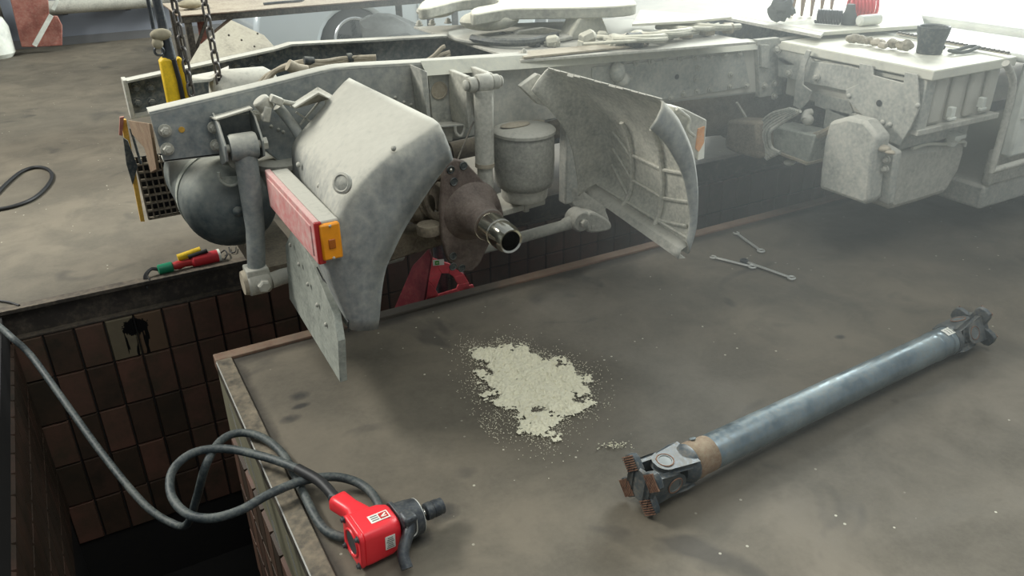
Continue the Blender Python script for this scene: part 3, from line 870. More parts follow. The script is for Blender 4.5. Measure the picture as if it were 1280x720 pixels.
# hanger bracket left of the shock absorber
yb = 3.20
b = MB()
poly_y([(526, 86), (534, 90), (540, 160), (536, 162)], yb-.02, .12, b)
b.prism([P(534, 90, 'y', YR-.002), P(578, 88, 'y', YR-.002), P(580, 155, 'y', YR-.002), P(540, 158, 'y', YR-.002)], (0, -.01, 0))
poly_y([(576, 92), (580, 92), (586, 160), (580, 160)], yb-.02, .12, b)
b.prism([P(537, 158, 'y', yb-.04), P(580, 155, 'y', yb-.04), P(580, 150, 'y', YR), P(538, 153, 'y', YR)], (0, 0, -.01))
hb = part('hanger_bracket', b, M['raild'], T, bev=.003)
q = P(549, 113, 'y', YR-.014)
part('round_recess', MB().lathe(q, (0, -1, 0), [(0, .0395), (.003, .040), (.003, .034), (-.004, .032), (-.006, .002)], 28), M['dustb'], hb)
b = MB(); b.tube(cat(PL([(581, 140), (581, 160), (576, 170), (570, 166), (569, 158)], 'y', yb-.04), 4), .007)
part('hook', b, M['dust'], hb)
part('rubber_stop', MB().prism(PL([(549, 160), (568, 159), (566, 178), (553, 176)], 'y', yb), (0, .07, 0)), M['dust'], T, bev=.006)
# flange overlay (long angle under the top plate)
b = MB()
b.prism([P(526, 78, 'y', YR-.004), P(750, 66, 'y', YR-.004), P(750, 79.5, 'y', YR-.045), P(534, 95, 'y', YR-.045)], (0, .006, .006))
b.prism([P(750, 66, 'y', YR-.004), P(947, 51, 'y', YR-.004), P(947, 62, 'y', YR-.040), P(750, 79.5, 'y', YR-.045)], (0, .006, .006))
part('angle_bar', b, M['alu'], T, bev=.003)
# riveted reinforcement plate
b = MB(); poly_y([(740, 84), (930, 66), (938, 108), (845, 124), (742, 126)], YR-.010, .008, b)
rp = part('reinforcement_plate', b, M['raild'], T, bev=.003)
for i in range(9):
    bolt(rp, P(777+i*18.3, 79.5-i*1.6, 'y', YR-.012), size=.036)
for px, py in ((838, 122), (854, 117), (871, 114), (887, 112), (912, 108), (933, 107), (872, 85), (870, 98), (913, 93), (786, 97)):
    bolt(rp, P(px, py, 'y', YR-.012), size=.034)
q = P(846, 96, 'y', YR-.012)
part('hole', MB().lathe(q, (0, -1, 0), [(0, .013), (.002, .014), (.0025, .002)], 16), M['blackr'], rp)
part('bracket_lump', MB().ball(P(772, 90, 'y', YR-.04), .05, (.8, .8, 1)).ball(P(778, 100, 'y', YR-.03), .04), M['raild'], T)

# radius rod to a bracket hung from the rail
yr = 3.36
a, c_ = P(640, 300, 'y', yr), P(722, 277, 'y', yr)
rr = part('radius_rod', MB().tube([a+(a-c_)*.6, a, c_], .030, 18), M['dust'], T)
e = P(722, 274, 'y', yr)
part('rod_eye', MB().lathe(e+V((0, -.05, 0)), (0, 1, 0), [(0, .03), (0, .05), (.012, .06), (.09, .06), (.10, .045)], 28).ball(e+V((-.05, 0, -.01)), .045, (1.5, .8, .8)), M['dust'], rr, ang=50)
part('pin_nut', MB().lathe(e+V((.0, -.05, 0)), (0, -1, 0), [(0, .022), (.03, .022), (.035, .014)], 6), M['dust'], rr)
b = MB()
b.prism(cat(PL([(716, 232), (762, 250), (758, 262), (762, 276), (756, 288), (738, 290), (724, 284), (730, 268), (716, 258)], 'y', yr+.05), 4, True), (0, .05, 0))
b.prism(cat(PL([(738, 266), (762, 276), (762, 288), (735, 290)], 'y', yr-.06), 4, True), (0, .1, 0))
part('hanger_bracket', b, M['dust'], T, bev=.015)
part('hanger_foot', MB().lathe(P(733, 283, 'y', yr-.03), (1, .1, 0), [(0, .02), (.01, .035), (.1, .035), (.12, .02)], 18), M['dust'], T)
part('hanger_leg', MB().bb((2.22, yr+.05, .25), (2.36, yr+.12, .80)), M['raild'], T, bev=.01)

# ---------------- top plate with the coupling
zd = 1.072
b = MB()
q = [P(651, 75, 'z', zd), P(517, 33, 'z', zd), P(790, 24, 'z', zd), P(945, 52, 'z', zd)]
tpl = part('top_plate', MB().prism(q, (0, 0, -.012)), M['dust'], T, bev=.002)
for px, py in ((524, 32), (540, 31), (560, 29), (655, 69)):
    bolt(tpl, P(px, py, 'z', zd+.002), (0, 0, 1), .045)
for px in (672, 720, 752, 792, 812):
    q = P(px, 73-(px-660)*.082, 'y', YR-.02)
    part('spacer', MB().box(q, (.055, .03, .018)), M['dust'], T, bev=.003)
# long strip along the plate edge
q = [P(655, 74, 'z', zd+.003), P(648, 67, 'z', zd+.003), P(800, 53, 'z', zd+.003), P(810, 58, 'z', zd+.003)]
part('edge_strip', MB().prism(q, (0, 0, .010)), M['dustb'], tpl, bev=.002)

# coupling: two horns and a thick slab on pedestals
zc = 1.23
def fat(pts, z, th, name, m, par, bev=.02):
    q = [P(x, y, 'z', z) for x, y in pts]
    return part(name, MB().prism(cat(q, 4, True), (0, 0, -th)), m, par, bev=bev, ang=50)
fw = fat([(523, 8), (540, -4), (600, -14), (680, -22), (760, -14), (792, 0), (789, 6), (742, 9), (690, 10), (640, 11), (610, 15), (590, 18), (592, 10), (620, 4), (618, -2), (580, 0), (552, 6), (530, 11)], zc, .055, 'coupling_plate', M['coup'], T)
part('horn_ramp', MB().ball(P(612, 25, 'z', 1.17), .07, (2.3, 1.5, .75), R=Matrix.Rotation(-.2, 3, 'Z')), M['coup'], fw)
part('horn_ramp', MB().ball(P(545, 13, 'z', 1.18), .07, (1.6, 1.2, .55), R=Matrix.Rotation(-.2, 3, 'Z')), M['dust'], fw)
a = P(738, 36, 'z', 1.12)
part('pedestal', MB().prism([V((a.x-.13, a.y, zd)), V((a.x+.13, a.y, zd)), V((a.x+.07, a.y, zd+.11)), V((a.x-.07, a.y, zd+.11))], (0, .12, 0)), M['coup'], fw, bev=.012)
b = MB(); qa = [P(636, 49, 'z', zd), P(650, 38, 'z', 1.12), P(680, 34, 'z', 1.14), P(705, 38, 'z', 1.12), P(690, 48, 'z', zd)]
part('lock_arm', MB().prism(qa, (0, .05, -.005)), M['dust'], fw, bev=.008)
b = MB(); qa = [P(x, y, 'z', zd+.005) for x, y in ((585, 55), (560, 44), (620, 38), (700, 42), (715, 50), (660, 56))]
part('rocker_seat', MB().prism(cat(qa, 3, True), (0, 0, .02)), M['raild'], fw, bev=.006)
part('grease_arc', MB().tube(cat([P(x, y, 'z', zd+.03) for x, y in ((590, 48), (625, 53), (665, 52), (695, 44))], 4), .02), M['black'], fw)
for px, py, r in ((628, 45, .022), (640, 44, .018), (650, 43, .022), (735, 50, .05), (752, 44, .035), (770, 50, .055), (800, 46, .05), (783, 50, .03), (690, 52, .04), (668, 54, .03)):
    q = P(px, py, 'z', zd+r*.6)
    part('clamp', MB().lathe(q-V((r*.8, 0, 0)), V((1, .4*sin(px), .3*cos(px))), [(0, r*.6), (r*.3, r*.75), (r*1.2, r*.75), (r*1.6, r*.4)], 8).box(q-V((0, 0, r*.3)), (r*1.8, r*1.2, r*.6), Matrix.Rotation(px, 3, 'Z')), M['coup'] if r > .03 else M['black'], fw, bev=.004)
random.seed(11)
for k in range(9):
    x0_, y0_ = 770+k*13, 52-k*2.3
    b = MB(); aa = random.uniform(-6, 3); pts = [P(x0_-40, y0_-aa*1.4+random.uniform(-2, 2), 'z', zd+.03), P(x0_-5, y0_-aa*.4, 'z', zd+.05), P(x0_+25, y0_+aa*.3, 'z', zd+.045), P(x0_+50, y0_+aa-3, 'z', zd+.03)]
    part('pipe', b.tube(cat(pts, 5), .008+.005*(k % 3), 8), M['coup'], T)
for k in range(6):
    q = P(780+k*26, 50-k*3, 'z', zd+.03)
    part('valve', MB().box(q, (.07, .06, .05), Matrix.Rotation(k*.8, 3, 'Z')), M['dustb'], T, bev=.01)
part('filter_bowl', MB().lathe(P(782, 52, 'z', zd+.03), (1, -.2, 0), [(0, .03), (.01, .04), (.08, .04), (.09, .02)], 20), M['black'], T)
# plank of sheet steel beyond the clutter
part('cover_sheet', MB().prism([P(790, 30, 'z', zd+.08), P(865, 26, 'z', zd+.08), P(915, 21, 'z', zd+.08), P(800, 12, 'z', zd+.08)], (0, 0, -.012)), M['alu'], T, bev=.002)

# cable bundle between the rails, behind the near rail
random.seed(3)
for k in range(6):
    o_ = k*3.6
    pts = [P(318+o_*.6, 112-o_*.2, 'y', 3.55), P(334+o_*.8, 94-o_*.45, 'y', 3.6+.02*(k%3)), P(360+o_, 85-o_*.45, 'y', 3.62), P(395+o_*.5, 86-o_*.5, 'y', 3.6-.02*(k%2)), P(430, 82-o_*.5, 'y', 3.6), P(470, 78-o_*.4, 'y', 3.55)]
    part('cable', MB().tube(cat(pts, 5), .010, 8), M['dustb'], T)
part('cable_wrap', MB().tube(PL([(360, 81), (372, 87), (384, 89)], 'y', 3.56), .026, 12), M['dustb'], T)
part('cable_plug', MB().tube(PL([(380, 76), (392, 77)], 'y', 3.6), .02, 12).tube(PL([(434, 74), (440, 73)], 'y', 3.6), .025, 12), M['black'], T)
part('cable', MB().tube(cat(PL([(440, 72), (452, 70), (462, 74), (468, 80)], 'y', 3.58), 4), .006, 6), M['dustb'], T)
for pts in ([(530, 78), (542, 70), (552, 60), (556, 58)], [(536, 79), (548, 70), (562, 65)], [(546, 80), (556, 74), (562, 67)]):
    part('cable', MB().tube(cat(PL(pts, 'y', 3.5), 4), .010, 8), M['dustb'], T)

# rail joint and cross beam carrying the right-hand equipment
XB = 3.50
b = MB()
b.prism(PL([(947, 50), (975, 47), (978, 118), (950, 122)], 'y', YR-.03), (0, .04, 0))
jp = part('joint_plate', b, M['raild'], T, bev=.004)
part('joint_lug', MB().prism(PL([(952, 56), (962, 56), (962, 86), (952, 84)], 'y', YR-.05), (0, .02, 0)), M['raild'], jp, bev=.003)
for px, py in ((955, 107), (968, 104), (967, 120)):
    bolt(jp, P(px, py, 'y', YR-.03), size=.04)
part('rail_tail', MB().bb((3.42, YR, .74), (6.6, YR+.06, 1.0)), M['raild'], T, bev=.004)
part('rail_tail', MB().bb((3.3, YRF-.06, .76), (6.6, YRF, 1.02)), M['railfar'], T, bev=.004)
b = MB()
b.prism([P(966, 56, 'x', XB), P(978, 54, 'x', XB), P(1000, 56, 'x', XB), P(1016, 76, 'x', XB), P(1012, 82, 'x', XB), P(975, 82, 'x', XB)], (.02, 0, 0))
lg = part('beam_lug', b, M['raild'], T, bev=.004)
bolt(lg, P(973, 62, 'x', XB), (-1, 0, 0), .05)
b = MB()
b.prism([P(972, 70, 'x', XB), P(1060, 82, 'x', XB), P(1075, 86, 'x', XB), P(1075, 118, 'x', XB), P(1000, 102, 'x', XB), P(972, 96, 'x', XB)], (.05, 0, 0))
bm = part('cross_beam', b, M['raild'], T, bev=.006)
for px, py in ((987, 91), (1021, 97)):
    bolt(bm, P(px, py, 'x', XB-.004), (-1, 0, 0), .042)
part('cross_beam', MB().prism([P(1018, 115, 'x', XB+.03), P(1060, 125, 'x', XB+.03), P(1066, 140, 'x', XB+.03), P(1060, 148, 'x', XB+.03), P(1018, 132, 'x', XB+.03)], (.05, 0, 0)), M['raild'], T, bev=.004)
for dy in (0, 8):
    part('cross_beam', MB().prism([P(1010, 64+dy, 'x', XB+.02), P(1150, 92+dy, 'x', XB+.02), P(1150, 97+dy, 'x', XB+.02), P(1010, 69+dy, 'x', XB+.02)], (.03, 0, 0)), M['alu'], T)
part('bent_strap', MB().prism([P(1008, 62, 'x', XB-.05), P(1013, 64, 'x', XB-.05), P(1006, 84, 'x', XB-.05), P(1003, 106, 'x', XB-.05), P(1014, 114, 'x', XB-.05), P(1010, 126, 'x', XB-.05), P(1000, 137, 'x', XB-.05), P(991, 132, 'x', XB-.05), P(994, 105, 'x', XB-.05), P(1000, 80, 'x', XB-.05)], (.012, 0, 0)), M['raild'], T, bev=.003)
# big bracket plate
pp = [(1074, 79), (1090, 82), (1091, 94), (1129, 104), (1131, 90), (1146, 93), (1149, 134), (1138, 160), (1124, 182), (1112, 178), (1058, 124), (1057, 112), (1073, 105)]
bp = part('bracket_plate', MB().prism([P(x, y, 'x', XB-.03) for x, y in pp], (.012, 0, 0)), M['raild'], T, bev=.003)
q = P(1099, 129, 'x', XB-.032)
part('hole', MB().lathe(q, (-1, 0, 0), [(0, .014), (.002, .016), (.003, .002)], 16), M['blackr'], bp)
for px, py in ((1103, 153), (1112, 156), (1147, 132), (1061, 120)):
    bolt(bp, P(px, py, 'x', XB-.034), (-1, 0, 0), .026, me=RIV, name='rivet')

# battery box with deep lid
yo = 2.30
zl = 1.012
lid = [P(1171, 90, 'z', zl), P(979, 49, 'z', zl), P(1150, 27, 'z', zl), P(1272, 71, 'z', zl)]
x0, x1 = 3.50, 4.11
bx = part('battery_box', MB().bb((x0+.04, yo+.06, .72), (x1-.02, 3.2, .965)), M['rail'], T, bev=.01)
part('box_lid', MB().bb((x0-.01, yo, .965), (x1+.015, 3.235, zl)), M['alu'], bx, bev=.006)
for x in (3.59, 3.72, 3.86, 3.99):
    part('panel_rib', MB().bb((x, yo+.035, .74), (x+.085, yo+.062, .955)), M['rail'], bx, bev=.012)
part('bottom_rail', MB().bb((x0+.0, yo+.02, .70), (x1+.02, yo+.10, .728)), M['dust'], bx, bev=.004)
part('corner_post', MB().bb((x0, yo+.03, .72), (x0+.07, yo+.10, .965)), M['raild'], bx, bev=.006)
for px, py in ((1189, 140), (1227, 128)):
    q = P(px, py, 'y', yo)
    part('latch', MB().box(q, (.03, .03, .05)).box(q+V((0, -.01, -.03)), (.05, .02, .015)), M['white'], bx, bev=.004)
part('box_shell', MB().bb((x0+.03, yo+.12, .60), (x1-.05, 2.9, .72)), M['raild'], T, bev=.01)

# tanks
def roundbox(name, lo, hi, m, par, bev):
    o = part(name, MB().bb(lo, hi), m, par)
    q = o.modifiers.new('bevel', 'BEVEL'); q.width = bev; q.segments = 5; q.limit_method = 'NONE'
    o.data.shade_smooth()
    return o
xa = 3.31
pp = [(1036, 152), (1058, 146), (1081, 151), (1098, 172), (1092, 195), (1086, 252), (1079, 256), (1023, 236), (1025, 213), (1030, 175)]
t1 = part('side_tank', MB().prism([P(x, y, 'x', xa) for x, y in pp], (.10, 0, 0)), M['raild'], T, bev=.02)
part('tank_flange', MB().prism([P(x, y, 'x', xa+.10) for x, y in ((1096, 176), (1120, 190), (1116, 215), (1110, 257), (1088, 249), (1090, 215))], (.05, 0, 0)), M['raild'], T, bev=.012)
# second, rounded tank; side face looks at the viewer
yt = 2.42
pp = [(1121, 192), (1150, 186), (1205, 177), (1207, 190), (1200, 214), (1183, 242), (1150, 253), (1116, 263), (1105, 257), (1109, 205)]
t2 = part('side_tank', MB().prism(PL(pp, 'y', yt), (0, .26, 0)), M['dust'], T, bev=.03)
part('tank_strap', MB().tube(cat(PL([(1140, 186), (1160, 180), (1185, 180), (1205, 177), (1206, 183)], 'y', yt-.004), 4), .008), M['alu'], t2)
q = P(1190, 174, 'y', yt-.01)
cp = part('filler_cap', MB().lathe(q, (0, -.2, 1), [(-.03, .030), (0, .032), (.004, .040), (.03, .040), (.036, .030)], 20).box(q+V((.0, -.03, .02)), (.09, .03, .02)), M['white'], t2, bev=.003)
for px, py in ((1109, 200), (1107, 211)):
    bolt(T, P(px, py, 'x', xa+.08), (-1, 0, 0), .04)
part('torn_cover', MB().ball(P(1103, 185, 'x', xa+.05), .03, (1, 1.5, .6)).ball(P(1112, 190, 'x', xa+.05), .02, (1, 1.5, .5)), M['dustb'], T)
b = MB(); poly_y([(1130, 172), (1160, 160), (1195, 152), (1195, 172), (1130, 190)], yt+.2, .02, b)
part('tank_bracket', b, M['raild'], T, bev=.004)

# small box with cable loop under the beam
x3 = 3.42
q = [P(963, 157, 'x', x3), P(1019, 169, 'x', x3), P(1009, 204, 'x', x3), P(959, 185, 'x', x3)]
dr = part('control_box', MB().prism(q, (.17, 0, 0)), M['flap'], T, bev=.01)
part('box_rim', MB().prism([P(958, 184, 'x', x3-.006), P(1009, 203, 'x', x3-.006), P(1008, 207, 'x', x3-.006), P(957, 187, 'x', x3-.006)], (.185, 0, 0)), M['dustb'], dr, bev=.003)
part('drain', MB().ball(P(987, 203, 'x', x3+.05), .028, (1.3, 1, .6)), M['dust'], dr)
for k in range(6):
    pts = [P(988+k*2.5, 136+k*.6, 'x', x3-.06), P(962+k*2.6, 144+k*2.2, 'x', x3-.06), P(944+k*3.6, 165+(k%2), 'x', x3-.06-.006*k), P(948+k*3.2, 186-(k%3), 'x', x3-.06), P(960+k*3.0, 199-k*1.6, 'x', x3-.06)]
    part('cable', MB().tube(cat(pts, 5), .010, 8), M['raild'], T)
part('elbow_fitting', MB().tube(cat([P(1006, 150, 'x', x3), P(1008, 142, 'x', x3+.03), P(1014, 140, 'x', x3+.06)], 4), .02, 12).ball(P(1010, 150, 'x', x3+.02), .03), M['dust'], T)
b = MB(); b.tube(cat([P(1018, 170, 'x', x3+.03), P(1030, 166, 'x', x3+.03), P(1040, 160, 'x', x3+.03)], 3), .02)
part('hose_stub', b, M['dustb'], T)
# brown gearbox end and exhaust under the rails
part('gearbox', MB().lathe(V((2.95, 3.62, .62)), (1, 0, 0), [(0, .10), (.02, .17), (.3, .20), (.55, .22), (.6, .26), (1.4, .28)], 28), M['axle'], T, ang=50)
part('end_cover', MB().prism([P(908, 150, 'x', 3.3), P(946, 152, 'x', 3.3), P(948, 200, 'x', 3.3), P(918, 192, 'x', 3.3), P(905, 185, 'x', 3.3)], (.15, 0, 0)), M['axle'], T, bev=.02)
part('exhaust_pipe', MB().tube(cat([V((2.3, 3.8, .72)), V((2.8, 3.75, .70)), V((3.3, 3.7, .66))], 4), .05, 14), M['dark'], T)
part('brace', MB().strut(P(921, 128, 'y', 3.3), P(932, 146, 'y', 3.3), .014, .01), M['dust'], T)
part('silencer', MB().lathe(V((3.7, 3.3, .42)), (1, 0, 0), [(0, .1), (.03, .16), (1.6, .16), (1.64, .1)], 28), M['dark'], T)
part('propeller_stub', MB().cyl((1.7, 3.72, .55), (2.95, 3.66, .62), .05), M['axle'], T)

# far-side wheels and tank, mostly hidden behind the frame
for y in (4.30, 4.66):
    wh = part('wheel', MB().lathe(V((1.43, y, .50)), (0, 1, 0), [(0, .28), (0, .36), (.03, .44), (.07, .46), (.22, .46), (.26, .44), (.28, .36), (.28, .28)], 40), M['tyre'], T)
    part('rim', MB().lathe(V((1.43, y+.04, .50)), (0, 1, 0), [(0, .1), (0, .28), (.2, .28), (.2, .1)], 32), M['dark'], wh)
part('brake_drum', MB().lathe(V((1.43, 4.02, .52)), (0, 1, 0), [(0, .12), (.0, .2), (.2, .21), (.22, .1)], 32), M['axle'], T)
part('side_tank', MB().bb((2.42, 4.26, .28), (3.86, 4.86, .86)), M['black'], T, bev=.06)
part('side_tank', MB().bb((4.5, 4.2, .28), (5.6, 4.8, .86)), M['black'], T, bev=.06)

# decks at the right
zk = 1.055
dk = [P(1030, 40, 'z', zk), P(905, 17, 'z', zk), P(960, -22, 'z', zk), P(1145, -6, 'z', zk), P(1156, 31, 'z', zk)]
da = part('deck_plate', MB().prism(dk, (0, 0, -.02)), M['alu'], T, bev=.003)
part('deck_edge', MB().prism([P(1030, 40.5, 'z', zk), P(905, 17.5, 'z', zk), P(903, 21, 'z', zk), P(1026, 44.5, 'z', zk)], (0, 0, -.015)), M['dust'], da)
wp = part('white_deck', MB().bb((4.135, 2.25, .98), (7.2, 4.2, 1.02)), M['white'], T, bev=.015)
part('white_deck_step', MB().bb((4.62, 2.28, 1.0), (7.2, 4.15, 1.06)), M['white'], wp, bev=.02)
# side fairing and hand rail
fa = part('side_panel', MB().bb((4.18, 2.24, .50), (7.2, 2.30, .985)), M['white'], T, bev=.015)
part('fairing_groove', MB().bb((4.19, 2.232, .70), (7.2, 2.242, .708)), M['dust'], fa)
part('lower_fairing', MB().bb((4.25, 2.34, .30), (7.2, 2.40, .50)), M['dust'], T, bev=.02)
part('step_board', MB().bb((4.25, 2.36, .16), (7.2, 3.3, .30)), M['raild'], T, bev=.02)
part('inner_panel', MB().bb((4.07, 2.50, .42), (4.2, 3.0, .9)), M['dust'], T, bev=.01)
part('inner_panel', MB().bb((3.72, 2.70, .3), (4.3, 2.74, .9)), M['dust'], T, bev=.01)
part('side_panel', MB().bb((4.75, 4.9, .06), (6.0, 4.98, .85)), M['raild'], T, bev=.01)  # low wall added out of view to shade the bright far floor
yh = 2.20
part('hand_rail', MB().tube(cat([P(1257, 79, 'y', yh), P(1262, 88, 'y', yh), P(1266, 104, 'y', yh), P(1262, 130, 'y', yh), P(1250, 175, 'y', yh), P(1239, 214, 'y', yh)], 4)+[P(1239, 214, 'y', yh)+V((.02, 0, 0)), P(1330, 187, 'y', yh)], .017, 12), M['dust'], T)
# machinery seen beyond the decks
b = MB()
b.bb((6.0, 4.6, .3), (9.5, 5.2, 1.7))
bw = part('cab_wall', b, M['raild'], T, bev=.03)
b = MB(); b.prism([P(1090, 6, 'y', 4.55), P(1160, 12, 'y', 4.55), P(1158, 16, 'y', 4.55), P(1088, 10, 'y', 4.55)], (0, .3, 0))
part('frame_arm', b, M['black'], T)
for px, py in ((1130, 4), (1142, 3), (1158, 6)):
    bolt(bw, P(px, py, 'y', 4.58), size=.05, me=RIV, name='rivet')

# ================================================================== THINGS ON THE TRUCK
def coil(c0, c1, r, turns, wire, sag=0.0):
    c0, c1 = V(c0), V(c1); ax = (c1-c0).normalized(); u = ax.orthogonal().normalized(); q = ax.cross(u); n = int(turns*14)
    return MB().tube([c0.lerp(c1, i/n)+(u*cos(2*pi*i/14)+q*sin(2*pi*i/14))*r+V((0, 0, -sag*4*(i/n)*(1-i/n))) for i in range(n+1)], wire, 6)
a, b_ = P(1021, 20, 'z', zk+.045), P(1052, 22, 'z', zk+.045)
single('coiled_hose', coil(a, b_, .035, 9, .007), M['blackr'], a, 'tight black coiled air hose lying on the pale deck plate', 'hose')
a, b_ = P(985, 0, 'z', zk+.097), P(1045, 1, 'z', zk+.097)
single('coiled_hose', coil(a, b_, .085, 5, .008), M['lightrust'], a, 'loose wide-looped brownish coiled hose, left of the red coil', 'hose')
a, b_ = P(1060, 6, 'z', zk+.09), P(1096, 6, 'z', zk+.09)
single('coiled_hose', coil(a, b_, .06, 8, .010), M['redcoil'], a, 'bright red coiled air hose at the back of the deck', 'hose')
a = P(977, 11, 'z', zk+.082)
rb_ = MB().ball(a, .065, (1.1, 1, .95)).ball(a+V((.04, .02, .02)), .05)
rb_.v = [p+(p-a).normalized()*.035*noise.noise(p*30) for p in rb_.v]
single('rag_bundle', rb_, M['charcoal'], a, 'dark grey wadded bundle at the left end of the coiled hoses', 'rag')
a = P(1062, 19, 'z', zk+.052)
single('hose_plug', MB().lathe(a-V((0, 0, .05)), (0, 0, 1), [(0, .04), (.04, .045), (.07, .03), (.11, .022)], 14), M['charcoal'], a, 'black hose plug standing at the right end of the tight black coil', 'plug')
a = P(1082, 25, 'z', zk+.032)
single('cylinder_can', MB().lathe(a-V((.06, 0, 0)), (1, -.1, 0), [(0, .02), (.01, .03), (.15, .03), (.16, .02)], 18), M['white'], a, 'small pale cylinder lying on the deck behind the battery box lid', 'can')

# cup on the lid
a = P(1161, 66, 'z', zl+.002)
cu = thing('drum_cup', (a.x, a.y, zl), 'dark grey tapered pot standing on the battery box lid', 'pot')
part('pot_body', MB().lathe(V((a.x, a.y, zl+.001)), (0, 0, 1), [(0, .056), (.004, .060), (.05, .062), (.10, .074), (.128, .078), (.132, .074), (.128, .066), (.05, .05), (.02, .04)], 28, True, True), M['black'], cu)
q = P(1176, 58, 'y', a.y-.05)
part('side_hole', MB().ball(V((a.x+.045, a.y-.042, zl+.03)), .010, (1, 1, 1.2)), M['blackr'], cu)
# clods in a row
random.seed(5)
px = 1066
names_ = ['leftmost clod of the dusty clod row on the battery box lid', 'second clod from the left in the row on the battery box lid', 'third clod from the left in the row on the battery box lid', 'fourth clod from the left, brownish, in the row on the battery box lid', 'fifth clod from the left, lowest, in the row on the battery box lid', 'sixth clod from the left in the row on the battery box lid', 'clod nearest the dark pot in the row on the battery box lid']
for i, (px, py, r) in enumerate(((1066, 48, .036), (1077, 50, .030), (1087, 51, .030), (1098, 53, .034), (1104, 57, .026), (1117, 55, .034), (1131, 57, .040))):
    a = P(px, py, 'z', zl+r*.86); bm_ = MB()
    bm_.ball(a, r, (1.15, 1, .62), 14, 9)
    bm_.v = [p+(p-a).normalized()*r*.35*noise.noise(p*45) for p in bm_.v]
    o = single('dirt_clod', bm_, M['dustb'] if i in (3, 4) else M['clod'], a, names_[i], 'clod', 'clods on the battery box lid')
a = P(1205, 62, 'z', zl+.017)
single('rubber_ring', MB().tube([a+V((.11*cos(t*pi/8), .028*sin(t*pi/8), .006*sin(t))) for t in range(16)], .009, 8, closed=True), M['charcoal'], a, 'squashed dark rubber ring lying right of the dark pot', 'ring')
p0, p1 = P(1122, 42, 'z', zl+.014), P(1262, 68, 'z', zl+.014)
ts = thing('toothed_strip', p0, 'long toothed strip lying along the far edge of the battery box lid', 'strip')
part('strip', MB().strut(p0, p1, .022, .005), M['dustb'], ts)
n = 26; TOOTH = mesh_of(MB().box((0, 0, 0), (.022, .012, .010)), 'tooth', M['dark'], smooth=False)
for k in range(n):
    share('tooth', TOOTH, ts, p0.lerp(p1, (k+.5)/n)+V((0, 0, .007)))

# ================================================================== THINGS ON THE NEAR SLAB
def floorp(x, y, z=0.0): return P(x, y, 'z', z)
# --- absorbent powder
pxp = [(588, 430), (604, 436), (622, 428), (652, 430), (668, 440), (690, 446), (722, 458), (736, 476), (732, 492), (742, 505), (728, 516), (708, 520), (704, 532), (690, 548), (682, 556), (668, 548), (655, 536), (640, 522), (628, 510), (606, 498), (598, 478), (600, 456), (590, 444)]
poly = [floorp(x, y) for x, y in pxp]
ctr = sum(poly, V((0, 0, 0)))/len(poly)
def inside(p):
    c = False; n = len(poly)
    for i in range(n):
        a, b = poly[i], poly[(i+1) % n]
        if (a.y > p.y) != (b.y > p.y) and p.x < (b.x-a.x)*(p.y-a.y)/(b.y-a.y)+a.x: c = not c
    return c
def edged(p):
    return min((p-q).length if (b-q).length < 1e-6 else (p-(q+(b-q)*max(0, min(1, (p-q).dot(b-q)/(b-q).length_squared)))).length for q, b in zip(poly, poly[1:]+poly[:1]))
b = MB(); st = .0055
xs = [p.x for p in poly]; ys_ = [p.y for p in poly]
X0, X1, Y0, Y1 = min(xs)-.05, max(xs)+.05, min(ys_)-.05, max(ys_)+.05
nx_, ny_ = int((X1-X0)/st), int((Y1-Y0)/st)
hgt = {}
for i in range(nx_+1):
    for j in range(ny_+1):
        p = V((X0+i*st, Y0+j*st, 0)); e = edged(p); ins = inside(p)
        n1 = noise.fractal(p*16, 1.0, 2.0, 4); n2 = noise.noise(p*95)
        v = (min(e, .08) if ins else -e*1.1)*.8 + n1*.060 + n2*.042 - .010
        hole = noise.noise(V((p.x*9+3.1, p.y*9, 5)))
        if hole > .33: v -= (hole-.33)*.35
        hgt[i, j] = v
idx = {}
for i in range(nx_):
    for j in range(ny_):
        q = [(i, j), (i+1, j), (i+1, j+1), (i, j+1)]
        if sum(hgt[k] for k in q) > 0 and min(hgt[k] for k in q) > -.02:
            f = []
            for k in q:
                if k not in idx:
                    idx[k] = len(b.v); v = hgt[k]
                    b.v.append(V((X0+k[0]*st+random.uniform(-.003, .003), Y0+k[1]*st+random.uniform(-.003, .003), .0012+max(0, min(.014, v*.16))+.004*abs(noise.noise(V((k[0]*.25, k[1]*.25, 2)))))))
                f.append(idx[k])
            b.f.append(tuple(f))
rr = random.Random(4)
def grain(p, r):
    a = rr.uniform(0, 6.28); k = len(b.v)
    b.v += [p+V((r*cos(a+t), r*sin(a+t), 0.0005)) for t in (0, 2.1, 4.2)]+[p+V((0, 0, r*.9))]
    b.f += [(k, k+1, k+3), (k+1, k+2, k+3), (k+2, k, k+3)]
for _ in range(15000):
    p = V((rr.uniform(X0-.05, X1+.08), rr.uniform(Y0-.12, Y1+.05), 0)); e = edged(p); ins = inside(p)
    pr_ = .9 if ins else math.exp(-e/.028)*1.0
    # heavier scatter to the lower left of the heap
    dl_ = (p-floorp(618, 530)).length
    pr_ = max(pr_, .6*math.exp(-(dl_/.11)**2))
    if rr.random() < pr_: grain(p, rr.uniform(.0012, .0034))
for _ in range(60):
    grain(floorp(rr.gauss(768, 9), rr.gauss(557, 2.5)), rr.uniform(.002, .005))
pw = single('powder_spill', b, M['sand'], (ctr.x, ctr.y, 0), 'pale absorbent powder spilled on the concrete between the pit and the drive shaft', 'powder', smooth=False)
pw['kind'] = 'stuff'

